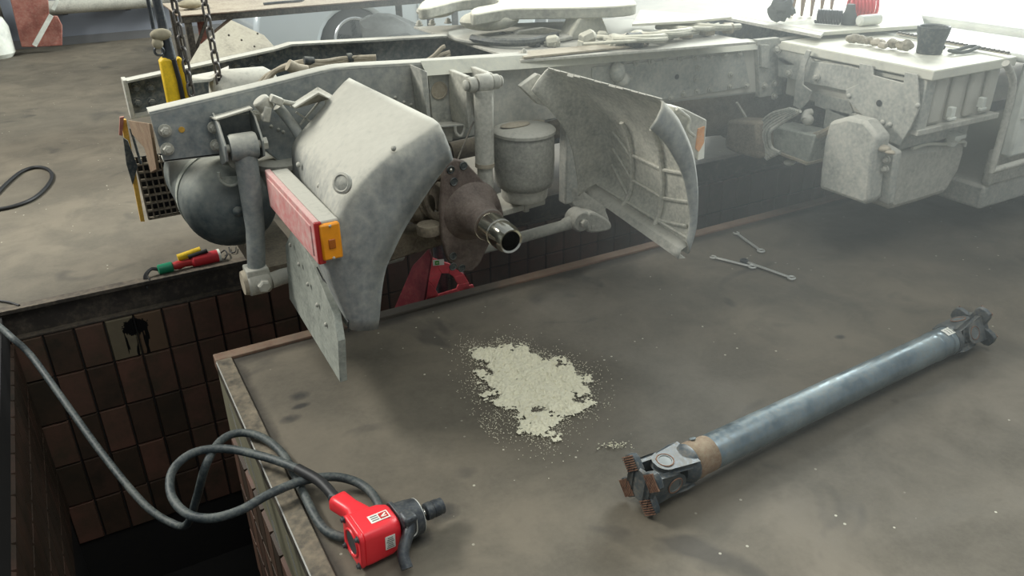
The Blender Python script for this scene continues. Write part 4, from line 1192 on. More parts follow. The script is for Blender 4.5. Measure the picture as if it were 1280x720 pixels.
# --- drive shaft
SZ = .088
e0 = P(862, 577, 'z', SZ); e1_ = P(1172, 427, 'z', SZ)
e1_.z = .070
d = (e1_-e0).normalized(); sy = V((0, 0, 1)).cross(d).normalized(); uu = d.cross(sy)
ds = thing('drive_shaft', (e0.x, e0.y, 0), 'long grey steel drive shaft with a universal joint at each end lying on the floor', 'drive shaft')
RT = .060
part('tube', MB().lathe(e0, d, [(0, RT-.002), (.004, RT), ((e1_-e0).length, RT)], 56, ang=60) if 0 else MB().lathe(e0, d, [(0, RT-.002), (.004, RT), ((e1_-e0).length, RT)], 56), M['shaft'], ds, ang=50)
part('weld_band', MB().lathe(e0, -d, [(-.085, RT+.0005), (-.08, RT+.0012), (-.03, RT+.001), (-.02, RT+.004), (-.008, RT+.004), (0, RT+.001), (.025, .058)], 48, False, False), M['lightrust'], ds, ang=60)
part('balance_weight', MB().lathe(e0+d*.035+uu*(RT-.003)+sy*.03, (uu+sy*.5), [(0, .012), (.004, .012), (.005, .009)], 16), M['shaft'], ds, bev=.001)
JS = 1.14
def joint(o, dr, rot, flip, tubeyoke=M['yoke']):
    """universal joint growing from o along dr: tube yoke, cross, flange yoke with a four-lobed toothed flange"""
    n0_ = len(bpy.data.objects); before = set(bpy.data.objects)
    dr = V(dr).normalized(); a1 = (uu*cos(rot)+sy*sin(rot)).normalized(); a1 = (a1-dr*a1.dot(dr)).normalized(); a2 = dr.cross(a1)
    ty = part('tube_yoke', MB().lathe(o, dr, [(-.01, .056), (0, .058), (.02, .054), (.032, .044), (.034, .02)], 36), tubeyoke, ds, ang=45)
    cx = o+dr*.088
    def fork(base_o, sdir, a, parent, m):
        side = sdir.cross(a)
        for s_ in (1, -1):
            out = []
            for k in range(13):
                t = -pi/2+pi*k/12
                out.append((.088+.034*cos(t), .034*sin(t)))
            prof = [(.0, -.044), (.03, -.043)]+out+[(.03, .043), (.0, .044)]
            mb = MB(); th = .022
            rows_ = []
            for (l, wd) in prof:
                off = .054 if l > .045 else .054-(.045-l)*.15
                c0 = base_o+sdir*l+side*wd
                rows_.append((c0+a*s_*(off-th), c0+a*s_*off*(1.0-abs(wd)*.9)))
            n = len(rows_)
            vs = [p for r_ in rows_ for p in r_]
            fs = [(2*i, 2*i+1, (2*i+3) % (2*n), (2*i+2) % (2*n)) for i in range(n)]
            fs += [tuple(2*i for i in range(n))[::-1], tuple(2*i+1 for i in range(n))]
            mb.add(vs, fs)
            ear = part('yoke_ear', mb, m, parent, bev=.005, ang=50)
            q = base_o+sdir*.088+a*s_*.052
            part('bearing_cap', MB().lathe(q, a*s_, [(-.02, .0235), (.0, .0235), (.0015, .0225), (.0015, .019), (.0, .018), (.0005, .003)], 28), M['cap'], parent)
            part('cap_ring', MB().torus(q+a*s_*.001, a*s_, .0245, .002, 28, 6), M['rust'], parent)
    fork(o, dr, a1, ty, M['yoke'])
    cr = part('cross', MB().cyl(cx-a1*.045, cx+a1*.045, .015).cyl(cx-a2*.045, cx+a2*.045, .015).ball(cx, .026), M['chrome'], ds)
    part('grease_nipple', MB().lathe(cx+(a1+a2)*.015, (a1+a2-dr).normalized(), [(0, .006), (.012, .006), (.014, .009), (.02, .009), (.024, .004)], 10), M['gun'], cr)
    fo = cx+dr*.088
    fy = part('flange_yoke', MB().lathe(fo, -dr, [(-.0, .05), (.006, .055), (.016, .046), (.022, .02)], 28), M['yoke'], ds)
    fork(fo, -dr, a2, fy, M['yoke'])
    for k in range(4):
        an = pi/4+k*pi/2; di = a1*cos(an)+a2*sin(an); pe = dr.cross(di)
        c0 = fo+di*.066
        pts = [c0+pe*w_+di*l_ for l_, w_ in ((-.03, -.030), (.006, -.029), (.020, -.02), (.024, 0), (.020, .02), (.006, .029), (-.03, .030))]
        part('flange_lobe', MB().prism(pts, -dr*.020), M['yoke'], fy, bev=.003)
        tb = MB()
        for j in range(7):
            q = c0+di*(-.022+.0066*j)+dr*.001
            tb.box(q, (.0032, .050, .005), Matrix((di, pe, dr)).transposed())
        part('flange_teeth', tb, M['rust'], fy, smooth=False)
    oo = V(o)-ORG[ds]
    for ob in set(bpy.data.objects)-before:
        for vv in ob.data.vertices: vv.co = oo+(vv.co-oo)*JS
joint(e0-d*.018, -d, radians(-4), 0)
sl = e1_
part('sleeve', MB().lathe(sl, d, [(-.035, RT), (-.03, RT+.003), (-.012, RT+.003), (-.008, RT-.003), (-.003, RT-.004), (.004, RT+.001), (.035, RT+.001), (.038, RT-.002), (.042, RT+.001), (.075, RT+.002), (.09, RT-.002)], 48), M['shaft'], ds, ang=50)
part('paper_label', MB().add([sl+d*t+(uu*cos(a)-sy*sin(a))*(RT+.0042) for t in (.012, .07) for a in (-.1, .2, .5)], [(0, 1, 4, 3), (1, 2, 5, 4)]), M['label'], ds)
b = MB()
for t in (.026, .042, .056):
    b.add([sl+d*tt+(uu*cos(a)-sy*sin(a))*(RT+.0048) for tt in (t, t+.004) for a in (-.02, .2, .42)], [(0, 1, 4, 3), (1, 2, 5, 4)])
part('label_print', b, M['labelgrey'], ds)
joint(sl+d*.075, (d+V((0, 0, .06))).normalized(), radians(25), 1)

# --- impact wrench
ra = P(445, 676, 'z', .070); fa_ = P(545, 631, 'z', .070)
a_ = (fa_-ra); a_.z = -.012; LEN = a_.length; a_.normalize()
sd = V((0, 0, 1)).cross(a_).normalized(); up = a_.cross(sd)
WM = Matrix((a_, sd, up)).transposed()
def W(x, y, z): return ra+a_*x+sd*y+up*z
iw = thing('impact_wrench', (ra.x+.1, ra.y, 0), 'red air impact wrench with black nose and socket lying beside the pit edge', 'impact wrench')
k_ = LEN/.35
def outl(wd, ht, r, n=5):
    o = []
    for cx_, cy_, a0 in ((wd-r, ht-r, 0), (-wd+r, ht-r, pi/2), (-wd+r, -ht+r, pi), (wd-r, -ht+r, 1.5*pi)):
        for k in range(n):
            an = a0+pi/2*k/(n-1); o.append((cx_+r*cos(an), cy_+r*sin(an)))
    return o
def sect(x, wd, ht, r, oz=0): return [W(x*k_, y, z+oz) for y, z in outl(wd, ht, r)]
secs = [sect(.004, .062, .061, .02), sect(.03, .063, .063, .022), (sect(.12, .062, .061, .026)), sect(.150, .057, .057, .03), sect(.16, .052, .053, .034)]
b = MB(); n = len(secs[0])
for s_ in secs: b.v += s_
for j in range(len(secs)-1):
    for k in range(n): b.f.append((j*n+k, j*n+(k+1) % n, (j+1)*n+(k+1) % n, (j+1)*n+k))
b.f += [tuple(range(n))[::-1], tuple((len(secs)-1)*n+k for k in range(n))]
body = part('housing', b, M['red'], iw, ang=45, bev=.003)
bc = part('back_cover', MB().prism(sect(.004, .064, .064, .024), -a_*.016), M['red'], iw, bev=.004)
part('cover_rib', MB().torus(W(-.013, 0, 0), a_, .042, .004, 36, 8), M['red'], bc)
part('exhaust_grid', MB().lathe(W(-.012, 0, 0), -a_, [(-.002, .037), (.002, .035)], 32), M['gun'], bc)
for y in (.050, -.050):
    for z in (.050, -.050):
        part('cap_screw', MB().lathe(W(-.014, y, z), -a_, [(0, .011), (.002, .011), (.002, .007), (.009, .007), (.010, .004)], 14), M['gun'], bc)
# front: clutch case, nose, anvil, socket
x1_ = .165
part('gasket', MB().prism(sect(.163, .058, .061, .034), a_*.012), M['gun'], iw, bev=.002)
nose = part('hammer_case', MB().lathe(W(.175*k_, 0, 0), a_, [(0, .060), (.01, .062), (.05*k_, .060), (.085*k_, .056), (.092*k_, .054), (.096*k_, .045), (.10*k_, .025), (.112*k_, .020)], 44), M['gun'], iw, ang=40)
part('worn_edge', MB().torus(W(.266*k_, 0, 0), a_, .0545, .0013, 44, 6), M['steel'], nose)
an_ = part('anvil', MB().lathe(W(.28*k_, 0, 0), a_, [(0, .014), (.03*k_, .014)], 20), M['chrome'], iw)
part('socket', MB().lathe(W(.296*k_, 0, 0), a_, [(0, .020), (.004, .027), (.022, .028), (.023, .0255), (.028, .0255), (.029, .027), (.046, .027), (.05, .0255), (.062, .0255), (.063, .021), (.055, .019), (.035, .018)], 28, True, True), M['gun'], iw, ang=30)
# pistol grip lying flat
g0 = W(.065*k_, .040, .016); g1 = P(423, 626, 'z', .070)
gd = (g1-g0); GL = gd.length; gd.normalize(); gs = gd.cross(up).normalized()
b = MB(); secs = []
for t, w_, h_, of in ((0, .040, .032, 0), (.25, .038, .030, .0), (.42, .031, .028, .004), (.6, .029, .027, .002), (.85, .031, .028, 0), (1.0, .032, .028, -.001), (1.03, .028, .024, -.001)):
    c0 = g0+gd*GL*t+gs*of
    secs.append([c0+gs*y+up*z for y, z in outl(w_, h_, min(w_, h_)*.6)])
n = len(secs[0])
for s_ in secs: b.v += s_
for j in range(len(secs)-1):
    for k in range(n): b.f.append((j*n+k, j*n+(k+1) % n, (j+1)*n+(k+1) % n, (j+1)*n+k))
b.f += [tuple(range(n))[::-1], tuple((len(secs)-1)*n+k for k in range(n))]
gr = part('grip', b, M['red'], iw, ang=50)
part('trigger', MB().box(g0+gd*GL*.32+gs*.034, (.03, .018, .02), Matrix((gd, gs, up)).transposed()), M['gun'], gr, bev=.004)
fe = g1+gd*.012
part('hose_fitting', MB().lathe(g1-gd*.002, gd, [(0, .014), (.006, .020), (.014, .020), (.016, .015), (.022, .015), (.024, .019), (.034, .019), (.036, .012)], 12), M['gun'], gr)
part('reverse_knob', MB().lathe(W(.02, .068, .0), sd, [(0, .012), (.012, .012), (.014, .014), (.022, .012)], 16), M['gun'], iw)
# side handle
h0 = W(.195*k_, -.052, .03)
part('side_handle', MB().tube(cat([h0+up*.03, h0+V((.0, 0, 0))-sd*.008, P(504, 690, 'z', .050), P(509, 711, 'z', .019)], 5), [.016]*6+[.018]*10, 16), M['gun'], iw, ang=60)
part('handle_bracket', MB().box(W(.195*k_, -.045, .035), (.045, .05, .06), WM), M['gun'], iw, bev=.010)
part('bracket_edge', MB().tube(cat([W(.175*k_, -.066, .05), W(.178*k_, -.070, .005), W(.197*k_, -.074, -.0), W(.216*k_, -.070, .01), W(.218*k_, -.066, .05)], 4), .0022, 6), M['steel'], iw)
# stickers
def decal(nm, c0, e1v, e2v, w_, h_, m, par, nrm):
    return part(nm, MB().add([c0+e1v*w_/2*i+e2v*h_/2*j+nrm*o_ for o_ in (0.0, .0012) for i, j in ((-1, -1), (1, -1), (1, 1), (-1, 1))], [(4, 5, 6, 7), (0, 1, 5, 4), (1, 2, 6, 5), (2, 3, 7, 6), (3, 0, 4, 7)]), m, par, smooth=False)
q = W(.095*k_, -.008, .0622)
decal('top_sticker', q, a_, sd, .062, .034, M['label'], body, up)
decal('sticker_emblem', q+a_*.014+up*.001, a_, sd, .026, .024, M['labelred'], body, up)
decal('sticker_emblem_bar', q+a_*.014+up*.0019, (a_+sd*.7).normalized(), (sd-a_*.7).normalized(), .020, .005, M['label'], body, up)
decal('sticker_emblem_bar', q+a_*.014-sd*.006+up*.0019, a_, sd, .016, .003, M['label'], body, up)
for j in range(3):
    decal('sticker_print', q-a_*.014+sd*(-.009+.009*j)+up*.001, a_, sd, .022, .003, M['labelgrey'], body, up)
q = W(.105*k_, -.0632, .005)
decal('side_sticker', q, a_, up, .032, .048, M['label'], body, -sd)
for j in range(6):
    decal('sticker_print', q+up*(-.018+.007*j)-sd*.001, a_, up, .024-.004*(j % 3), .0025, M['labelgrey'], body, -sd)

# --- air hose of the wrench: left wall, down over the pit, two loops, grip
hz = .018
path = [P(-60, 372, 'z', .02), P(-25, 392, 'z', .02), P(0, 409, 'z', .020), P(16, 423, 'y', 3.80), P(40, 446, 'y', 3.72), P(85, 508, 'y', 3.40), P(130, 570, 'y', 3.10), P(180, 630, 'y', 2.80), P(215, 654, 'y', 2.66), P(234, 655, 'y', 2.57),
        P(246, 622, 'y', 2.50), P(258, 580, 'y', 2.46), P(276, 551, 'z', .03), P(300, 541, 'z', .03), P(328, 547, 'z', .03), P(352, 566, 'z', hz), P(368, 592, 'z', hz), P(382, 622, 'z', hz), P(398, 652, 'z', hz), P(414, 667, 'z', hz), P(440, 672, 'z', hz),
        P(468, 660, 'z', hz), P(474, 636, 'z', hz), P(464, 616, 'z', hz+.01), P(444, 602, 'z', .03), P(415, 596, 'z', .045), P(378, 601, 'z', .05), P(336, 618, 'z', .05), P(300, 638, 'z', .04), P(262, 648, 'z', .03), P(232, 641, 'z', .03), P(214, 618, 'z', .03), P(216, 588, 'z', .04), P(242, 566, 'z', .05), P(282, 561, 'z', .05), P(330, 571, 'z', .055), P(372, 586, 'z', .07), P(400, 602, 'z', .072), fe]
single('air_hose', MB().tube(cat(path, 8), .0148, 12), M['hose'], (0.4, 2.0, 0), 'dark grey rubber air hose looping from the pit to the red impact wrench', 'hose', ang=80)
part('hose_sleeve', MB().tube(cat([P(372, 586, 'z', .07), P(400, 602, 'z', .073), fe], 5), .0178, 14), M['blackr'], bpy.data.objects['air_hose'])

# --- spanners
def spanner(p0, p1, label, h0=.014, ring2=False, wd=.021):
    p0, p1 = V(p0), V(p1); dd = (p1-p0).normalized(); ss = V((0, 0, 1)).cross(dd)
    t = thing('spanner', (p0.x, p0.y, 0), label, 'spanner', 'spanners on the floor')
    z = V((0, 0, .008))
    part('shank', MB().strut(p0+dd*.02+z, p1-dd*.018+z, wd*.8, .007), M['steel'], t, bev=.002)
    part('ring_end', MB().torus(p1+z, (0, 0, 1), .017, .0055, 22, 8), M['steel'], t)
    if ring2:
        part('ring_end', MB().lathe(p0, (0, 0, 1), [(.002, .016), (.002, .022), (.016, .022), (.016, .014), (.01, .013)], 20), M['gun'], t)
    else:
        o_ = [(cos(an)*.019, sin(an)*.019) for an in [radians(35+a*29) for a in range(11)]]
        i_ = [(cos(an)*.009, sin(an)*.009) for an in [radians(310-a*26) for a in range(11)]]
        part('open_jaw', MB().prism([p0-dd*x+ss*y+V((0, 0, .004)) for x, y in o_+i_], (0, 0, .008)), M['steel'], t, bev=.0015)
    return t
spanner(floorp(891, 323), floorp(940, 335), 'bright combination spanner, the leftmost of the three on the floor')
spanner(floorp(930, 328), floorp(989, 349), 'long spanner with a dark ring head crossing the leftmost spanner', ring2=True)
spanner(floorp(920, 293), floorp(951, 315), 'shorter spanner lying alone nearer the pit edge')

# --- plug connector on the far lip
A_, B_ = P(197, 337, 'z', .03), P(273, 316, 'z', .03)
A_.y = 4.20; B_.y = 4.225
dd = (B_-A_).normalized()
hc = thing('cable_connector', (A_.x, A_.y, 0), 'red, green and yellow taped connector with loose wires on the far pit lip', 'connector')
Lc = (B_-A_).length
part('green_sleeve', MB().lathe(A_, dd, [(0, .018), (.004, .026), (.07, .027), (.075, .022)], 20), M['green'], hc)
part('neck', MB().lathe(A_+dd*.075, dd, [(0, .018), (.03, .024), (.06, .018), (.10, .022)], 18), M['redplug'], hc)
part('red_plug', MB().lathe(A_+dd*.17, dd, [(0, .022), (.01, .03), (Lc-.18, .034), (Lc-.172, .03)], 22), M['redcoil'], hc)
part('rim', MB().lathe(A_+dd*(Lc-.012), dd, [(0, .035), (.012, .036), (.012, .02)], 22), M['white'], hc)
part('yellow_sheath', MB().tube([A_+dd*.11+V((0, .02, .03)), A_+dd*.23+V((0, .02, .045))], .020, 14), M['yellow'], hc)
part('black_grip', MB().tube([A_+dd*.16+V((0, .0, .03)), A_+dd*.26+V((0, .0, .042))], .012, 10), M['blackr'], hc)
for k in range(3):
    part('wire', MB().tube(cat([A_+V((0, .006*k-.006, .004*k)), A_+V((-.03, .01*k-.01, .012)), A_+V((-.055-.008*k, -.02, -.01)), A_+V((-.05-.01*k, -.055, -.025-.02*k))], 5), .0045, 6), M['blackr'], hc)
single('cable_loop', MB().tube(cat([floorp(x, y, .012) for x, y in ((-30, 262), (-5, 262), (20, 257), (42, 248), (58, 234), (65, 221), (60, 212), (46, 209), (28, 214), (10, 228), (-8, 246), (-30, 262.5))], 7), .0125, 10), M['blackr'], floorp(20, 240), 'black cable loop on the far floor at the left edge', 'cable', ang=80)
single('thin_cable', MB().tube(cat([floorp(x, y, .008) for x, y in ((-20, 372), (0, 376), (12, 378), (24, 382))], 5), .006, 8), M['blackr'], floorp(5, 377), 'thin dark cable end on the far floor beside the pit, far left', 'cable', ang=80)
single('wire_hook', MB().tube(cat([floorp(x, y, .02) for x, y in ((276, 316), (281, 313), (284, 318), (281, 324))], 5), .004, 6), M['blackr'], floorp(281, 318), 'small black wire hook beside the red plug', 'wire')
single('wire_hook', MB().tube(cat([floorp(x, y, .01) for x, y in ((286, 309), (288, 315), (294, 315), (295, 309))], 5), .003, 6), M['blackr'], floorp(290, 312), 'thin bent wire on the far lip under the air tank', 'wire')

# ================================================================== JACK STAND IN THE PIT
yj = 3.42
js = thing('jack_stand', (1.5, yj+.1, DEEP), 'red pit jack stand under the axle with a small white and green sticker', 'jack stand')
def ext(p, q, z):
    t = (z-p.z)/(q.z-p.z); return p+(q-p)*t
tl, bl_ = P(539, 322, 'y', yj), P(530, 378, 'y', yj)
tr, br_ = P(580, 343, 'y', yj), P(592, 364, 'y', yj)
tr.z = tr.z
zb_ = -.42
L0, R0 = ext(tl, bl_, zb_), ext(tr, br_, zb_)
o1 = P(572, 343, 'y', yj)
hole = PL([(552, 342), (561, 342), (567, 346), (573, 356), (571, 361), (548, 368), (545, 362)], 'y', yj)
b = MB()
def bar(a, b_, wd, mb): mb.strut(a, b_, .012, wd, up=(0, 1, 0)) if 0 else mb.prism([a, a+V((wd, 0, 0)), b_+V((wd, 0, 0)), b_], (0, .01, 0))
bar(hole[5]+V((-.075, 0, 0)), L0, .075, b)
bar(hole[4]+V((.03, 0, 0)), R0+V((-.065, 0, 0)), .065, b)
rim_ = [P(540, 322, 'y', yj), P(563, 330, 'y', yj), tr, P(586, 353, 'y', yj), P(592, 366, 'y', yj)+V((0, 0, -.04)), bl_+V((.0, 0, -.10)), P(535, 350, 'y', yj)]
for i in range(7):
    j = (i+1) % 7
    b.prism([rim_[i], rim_[j], hole[j], hole[i]], (0, .010, 0))
b.prism([L0, R0, R0+V((0, 0, .07)), L0+V((0, 0, .07))], (0, .012, 0))
part('front_frame', b, M['pink'], js, bev=.003)
b = MB()
q = [tl, tl+V((-.005, .02, .04)), tl+V((-.05, .14, -.09)), L0+V((-.12, .22, 0)), L0]
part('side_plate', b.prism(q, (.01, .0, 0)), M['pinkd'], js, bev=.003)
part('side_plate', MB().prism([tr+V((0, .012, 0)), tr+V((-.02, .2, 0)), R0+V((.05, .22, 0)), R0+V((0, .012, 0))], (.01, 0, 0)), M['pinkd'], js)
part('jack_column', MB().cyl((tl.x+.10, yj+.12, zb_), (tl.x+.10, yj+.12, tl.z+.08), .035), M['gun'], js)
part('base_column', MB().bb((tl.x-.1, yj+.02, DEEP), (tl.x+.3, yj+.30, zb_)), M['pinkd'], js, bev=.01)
st_ = P(548, 328, 'y', yj-.004)
decal('sticker', st_, V((1, 0, -.15)).normalized(), V((0, 0, 1)), .062, .032, M['label'], js, V((0, -1, 0)))
decal('sticker_emblem', st_+V((-.008, -.001, 0)), V((1, 0, -.15)).normalized(), V((0, 0, 1)), .024, .022, M['labelgreen'], js, V((0, -1, 0)))
decal('sticker_emblem_bar', st_+V((-.008, -.002, 0)), V((1, 0, -.15)).normalized(), V((0, 0, 1)), .012, .004, M['label'], js, V((0, -1, 0)))
# dark clutter at the foot of the stand
b = MB(); q = P(505, 350, 'y', 3.8)
b.bb((q.x-.15, 3.70, DEEP), (q.x+.12, 3.95, q.z))
single('oil_drum', MB().lathe((q.x-.42, 3.88, DEEP+.001), (0, 0, 1), [(0, .2), (.02, .21), (.3, .205), (.32, .212), (.34, .205), (.9, .205), (.92, .212), (1.1, .2), (1.12, .1)], 28), M['dark'], (q.x-.42, 3.88, DEEP), 'dark grimy drum standing in the pit left of the red jack stand', 'drum')

# ================================================================== HOIST
yh_ = 3.63
pend = thing('hoist_pendant', P(212, 150, 'y', yh_), 'yellow hoist pendant controller hanging on a black cable between the rails', 'hoist control')
part('pendant_body', MB().prism(PL([(200, 78), (203, 73), (214, 73), (219, 79), (230, 128), (238, 170), (219, 174)], 'y', yh_), (0, .06, 0)), M['yellow'], pend, bev=.010)
part('pendant_side', MB().prism(PL([(221, 76), (225, 72), (230, 76), (236, 120), (247, 168), (240, 170)], 'y', yh_+.02), (0, .06, 0)), M['yellow'], pend, bev=.008)
up0 = P(212, 74, 'y', yh_+.03)
part('cable', MB().tube([up0, P(206, 45, 'y', yh_+.03), P(203, 30, 'y', yh_+.03), P(196, 0, 'y', yh_+.03), P(196, 0, 'y', yh_+.03)+V((-.0, 0, 1.8))], [.028, .022, .019, .018, .018], 14), M['gun'], pend)
part('side_cable', MB().tube(PL([(217, 74), (224, 100), (232, 140)], 'y', yh_-.012), .010, 10), M['blackr'], pend)
part('cable_tie', MB().ball(P(201, 43, 'y', yh_), .026, (1.6, 1, .9)).ball(P(197, 54, 'y', yh_), .022, (1, 1, 1.1)), M['rag'], pend)
part('clip_ring', MB().torus(P(199, 64, 'y', yh_), (0, 1, .2), .018, .005, 18, 6), M['gun'], pend)
linkm = MB(); path = []
for k in range(16):
    an = 2*pi*k/16; path.append(V((.014*cos(an), 0, .018*sin(an)+(.011 if sin(an) > 0 else -.011))))
linkm.tube(path, .0056, 6, closed=True)
LINK = mesh_of(linkm, 'link', M['chain'], 80)
def chain(px, py, y, lab, pyend):
    top_ = P(px, py, 'y', y); bot_ = P(px+(pyend-py)*.19, pyend, 'y', y)
    t = thing('hoist_chain', (bot_.x, y, bot_.z), lab, 'chain', 'hoist chains')
    n = int((top_.z+1.2-bot_.z)/.048)
    for k in range(n):
        z = bot_.z+.02+k*.048
        x = bot_.x+(top_.x-bot_.x)*min(1, (z-bot_.z)/(top_.z-bot_.z))
        share('link', LINK, t, (x, y, z), Matrix.Rotation(radians(90)*(k % 2)+.5, 3, 'Z'))
    return t, bot_
t, q = chain(217, 0, 3.60, 'steel hoist chain hanging beside the yellow pendant', 118)
t, q = chain(255, 0, 3.66, 'steel hoist chain hooked down between the truck rails, right of the other chain', 106)
part('hook', MB().tube(cat([q+V((0, 0, .03)), q+V((0, 0, 0)), q+V((.02, -.01, -.03)), q+V((.005, -.01, -.05)), q+V((-.02, -.01, -.03))], 5), .007, 8), M['blackr'], t)
a = P(185, 0, 'y', 3.8)
single('hanging_rope_end', MB().tube([a+V((0, 0, 1.3)), a, P(188, 16, 'y', 3.8), P(192, 36, 'y', 3.8)], .008, 8), M['gun'], P(192, 36, 'y', 3.8), 'thin dark rope end hanging left of the pendant cable', 'rope')

# ================================================================== FAR SIDE OF THE HALL
yb_ = 6.9
zt2 = P(240, 18, 'y', yb_).z; xl = P(226, 18, 'y', yb_).x; xr = P(620, 4, 'y', yb_).x
wb = thing('work_bench', (xl, yb_, 0), 'long rusty steel bench standing across the far floor in front of the silver car', 'bench')
part('bench_top', MB().bb((xl-.02, yb_-.01, zt2-.012), (xr, yb_+.85, zt2)), M['brown'], wb, bev=.003)
part('front_rail', MB().bb((xl, yb_, zt2-.06), (xr, yb_+.04, zt2-.0125)), M['dark'], wb)
for x in (xl+.02, (xl+xr)/2+.7, xr-.08):
    for y in (yb_+.01, yb_+.76):
        part('leg', MB().bb((x, y, 0), (x+.05, y+.05, zt2-.012)), M['dark'], wb)
part('red_plate', MB().prism(PL([(246, 24), (257, 24), (259, 48), (251, 55)], 'y', yb_+.1), (0, .02, 0)), M['redbrown'], wb)
part('brace', MB().strut(V((xl+.05, yb_+.03, zt2-.30)), V((xl+.20, yb_+.03, zt2-.03)), .03, .02), M['dark'], wb)
part('brace', MB().strut(P(290, 22, 'y', yb_+.05), P(266, 42, 'y', yb_+.05), .03, .02), M['brown'], wb)
q = P(352, 13, 'y', yb_+.2); q.z = zt2
single('pry_bar', MB().tube(cat([q+V((-.14, 0, .012)), q+V((0, .02, .012)), q+V((.16, .0, .014)), q+V((.2, .01, .02))], 4), .010, 8), M['gun'], q, 'short steel bar lying on the rusty bench', 'bar')
q = P(240, 8, 'y', yb_+.3); q.z = zt2+.03
single('rag_heap', MB().ball(q+V((0, 0, .012)), .09, (1.2, .8, .4)), M['rag'], q, 'pale dusty rag lump on the left end of the rusty bench', 'rag')

# leaning board
bd = [P(232, 86, 'y', 6.2), P(250, 56, 'y', 6.5), P(289, 25, 'y', 6.7), P(330, 44, 'y', 6.6), P(350, 66, 'y', 6.3), P(300, 90, 'y', 6.1)]
b = MB().prism(bd, (0.01, .03, -.01))
bo = single('sheet_board', b, M['sheetm'], bd[0], 'dusty pale board leaning on the far side behind the truck rail', 'board', bev=.003)
lowx, lowy = bd[0].x, bd[0].y
part('board_foot', MB().bb((bd[0].x+.05, 6.22, 0), (bd[5].x, 6.30, bd[5].z+.02)), M['sheetm'], bo)
for px, py in ((286, 44), (302, 50), (318, 58), (270, 66), (322, 42)):
    part('nail_hole', MB().ball(P(px, py, 'y', 6.33), .008, (1, .4, 1), 8, 6), M['dark'], bo)
q = P(487, 30, 'y', 6.3)
bm_ = MB().ball((q.x+.03, 6.3, q.z-.25), .34, (.95, .7, .95), 14, 9)
for i, p in enumerate(bm_.v): bm_.v[i] = p+V((noise.noise(p*4), noise.noise(p*4+V((9, 0, 0))), noise.noise(p*4+V((0, 9, 0)))))*.13
bm_.bb((q.x-.2, 6.15, 0), (q.x+.2, 6.45, max(.1, q.z-.4)))
single('sack', bm_, M['charcoal'], (q.x, 6.3, 0), 'dark grey lumpy sack behind the far truck rail, in front of the car wheel', 'sack', ang=25)

# silver car
wc = P(443, 49, 'z', .33); yc = wc.y; xw = wc.x
car = thing('car', (xw, yc, 0), 'silver car with light alloy wheels parked behind the bench', 'car')
def arch(cx_, r=.385, n=12):
    return [(cx_-r*cos(pi*k/n), .27+r*sin(pi*k/n)) for k in range(n+1)]
prof = [(-1.02, .30), (-1.06, .46), (-1.02, .66), (-.86, .76), (-.30, .90), (.35, .98), (.62, 1.05), (1.15, 1.42), (2.35, 1.45), (3.0, 1.10), (3.45, 1.02), (3.5, .5), (3.45, .27)]
prof += arch(2.62)[::-1]+[(2.2, .22), (.42, .22)]+arch(0)[::-1]+[(-.5, .24)]
body = part('car_body', MB().prism([V((xw+x, yc-.06, z)) for x, z in prof], (0, 1.72, 0)), M['silver'], car, bev=.05, ang=50)
win = [(.68, 1.04), (1.17, 1.37), (1.75, 1.39), (1.75, 1.02)]
part('side_window', MB().prism([V((xw+x, yc-.072, z)) for x, z in win], (0, .02, 0)), M['glass'], car)
part('side_window', MB().prism([V((xw+x, yc-.072, z)) for x, z in ((1.82, 1.02), (1.82, 1.39), (2.32, 1.40), (2.75, 1.14))], (0, .02, 0)), M['glass'], car)
part('lower_grille', MB().bb((xw-1.0, yc-.02, .34), (xw-.6, yc+.1, .42)), M['tyre'], car)
part('door_line', MB().bb((xw+.72, yc-.064, .3), (xw+.726, yc-.05, 1.0)), M['tyre'], car)
for cx_ in (0, 2.62):
    c0 = V((xw+cx_, yc-.03, .33))
    wh = part('wheel', MB().lathe(c0, (0, 1, 0), [(0, .22), (0, .27), (.02, .315), (.05, .33), (.16, .33), (.19, .31), (.2, .2)], 40), M['tyre'], car)
    part('rim', MB().lathe(c0+V((0, -.004, 0)), (0, 1, 0), [(0, .205), (-.006, .225), (.004, .235), (.02, .22), (.06, .20)], 36, False, False), M['alloy'], wh)
    part('hub_disc', MB().lathe(c0+V((0, .05, 0)), (0, 1, 0), [(0, .2), (.01, .2)], 30), M['gun'], wh)
    for k in range(5):
        an = 2*pi*k/5+.35; di = V((cos(an), 0, sin(an))); pe = V((-sin(an), 0, cos(an)))
        part('spoke', MB().prism([c0+di*.03+pe*.04, c0+di*.21+pe*.028, c0+di*.21-pe*.028, c0+di*.03-pe*.04], (0, .03, 0)), M['alloy'], wh, bev=.006)

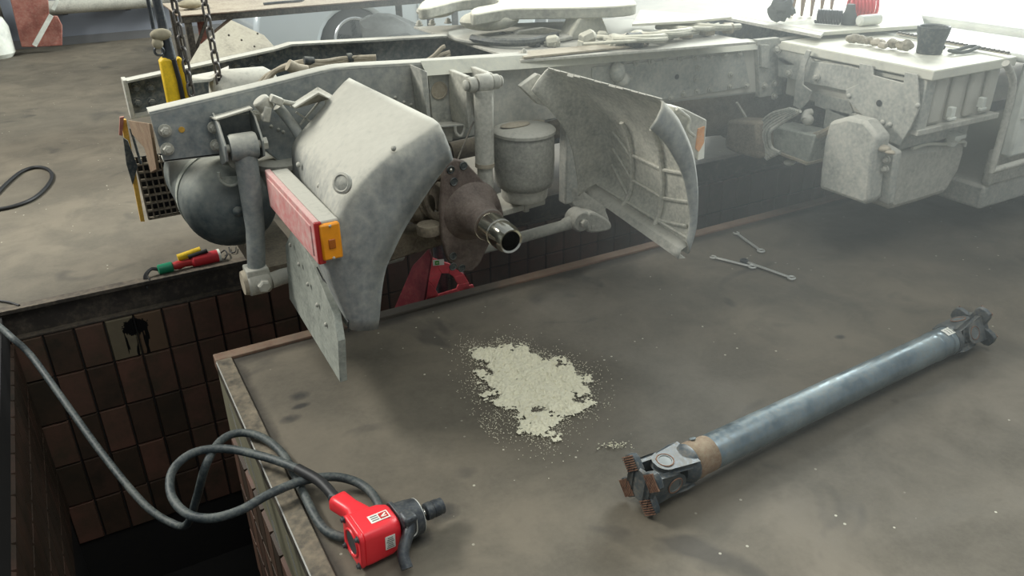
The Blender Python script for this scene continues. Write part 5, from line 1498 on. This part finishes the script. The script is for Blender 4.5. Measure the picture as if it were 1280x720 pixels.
# wall pipe, red panels, drum on the left
yp = 12.05
pa, pb = P(17, 13, 'y', yp), P(216, 7, 'y', yp)
pb.z = pa.z
wpp = thing('wall_pipe', (pa.x, yp, pa.z), 'thick grey pipe running along the far wall', 'pipe')
part('pipe', MB().cyl(pa-V((.0, 0, 0)), pb, .085, n=20), M['dust'], wpp, ang=50)
for t in (.3, .7):
    q = pa.lerp(pb, t); part('bracket', MB().bb((q.x-.03, yp, q.z-.1), (q.x+.03, YB, q.z+.1)), M['gun'], wpp)
part('valve', MB().lathe(pb, (1, 0, 0), [(0, .085), (.0, .14), (.1, .14), (.12, .1)], 16), M['dark'], wpp)
rp_ = thing('red_panel', P(50, 57, 'y', 11.6), 'red oxide steel panel with a white diagonal strip standing against the far wall', 'panel')
part('panel', MB().prism(PL([(12, -4), (27, 59), (48, 59), (62, 22), (60, -4)], 'y', 11.7), (0, .06, 0)), M['redbrown'], rp_, bev=.01)
part('panel', MB().prism(PL([(62, 20), (46, 59), (78, 57), (78, 32), (72, 20)], 'y', 11.75), (0, .05, 0)), M['redbrown'], rp_, bev=.01)
part('diagonal_strip', MB().strut(P(64, 19, 'y', 11.64), P(43, 57, 'y', 11.64), .05, .05), M['white'], rp_)
part('diagonal_strip', MB().strut(P(72, 0, 'y', 11.66), P(66, 12, 'y', 11.66), .04, .04), M['white'], rp_)
q = P(-6, 62, 'z', 0)
q.y -= .62
single('white_drum', MB().lathe((q.x, q.y, 0), (0, 0, 1), [(0, .2), (.05, .24), (.35, .24), (.45, .2), (.5, .1)], 24), M['white'], (q.x, q.y, 0), 'white rounded drum at the far left by the wall', 'drum')
b = MB(); q = P(14, 58, 'z', 0)
single('dark_cabinet', MB().bb((q.x-.9, 12.05, 0), (q.x+.02, 12.22, 1.6)), M['dark'], (q.x-.4, 12.1, 0), 'dark grimy panel behind the white drum at the far left', 'cabinet', bev=.01)

# ================================================================== HAZE VOLUME ADDED TO STAND FOR LENS VEIL
hm = bpy.data.materials.new('lens_veil_haze'); hm.use_nodes = True
nt = hm.node_tree; nt.nodes.clear()
vs = nt.nodes.new('ShaderNodeVolumeScatter'); vs.inputs['Color'].default_value = (.94, 1, .98, 1)
vs.inputs['Density'].default_value = 0.043; vs.inputs['Anisotropy'].default_value = 0.35
om = nt.nodes.new('ShaderNodeOutputMaterial'); nt.links.new(vs.outputs[0], om.inputs['Volume'])
hz_ = part('lens_veil_haze', MB().bb((1.25, 1.0, -.5), (12.0, 12.2, 4.4)), hm, None, smooth=False)
hz_['kind'] = 'structure'
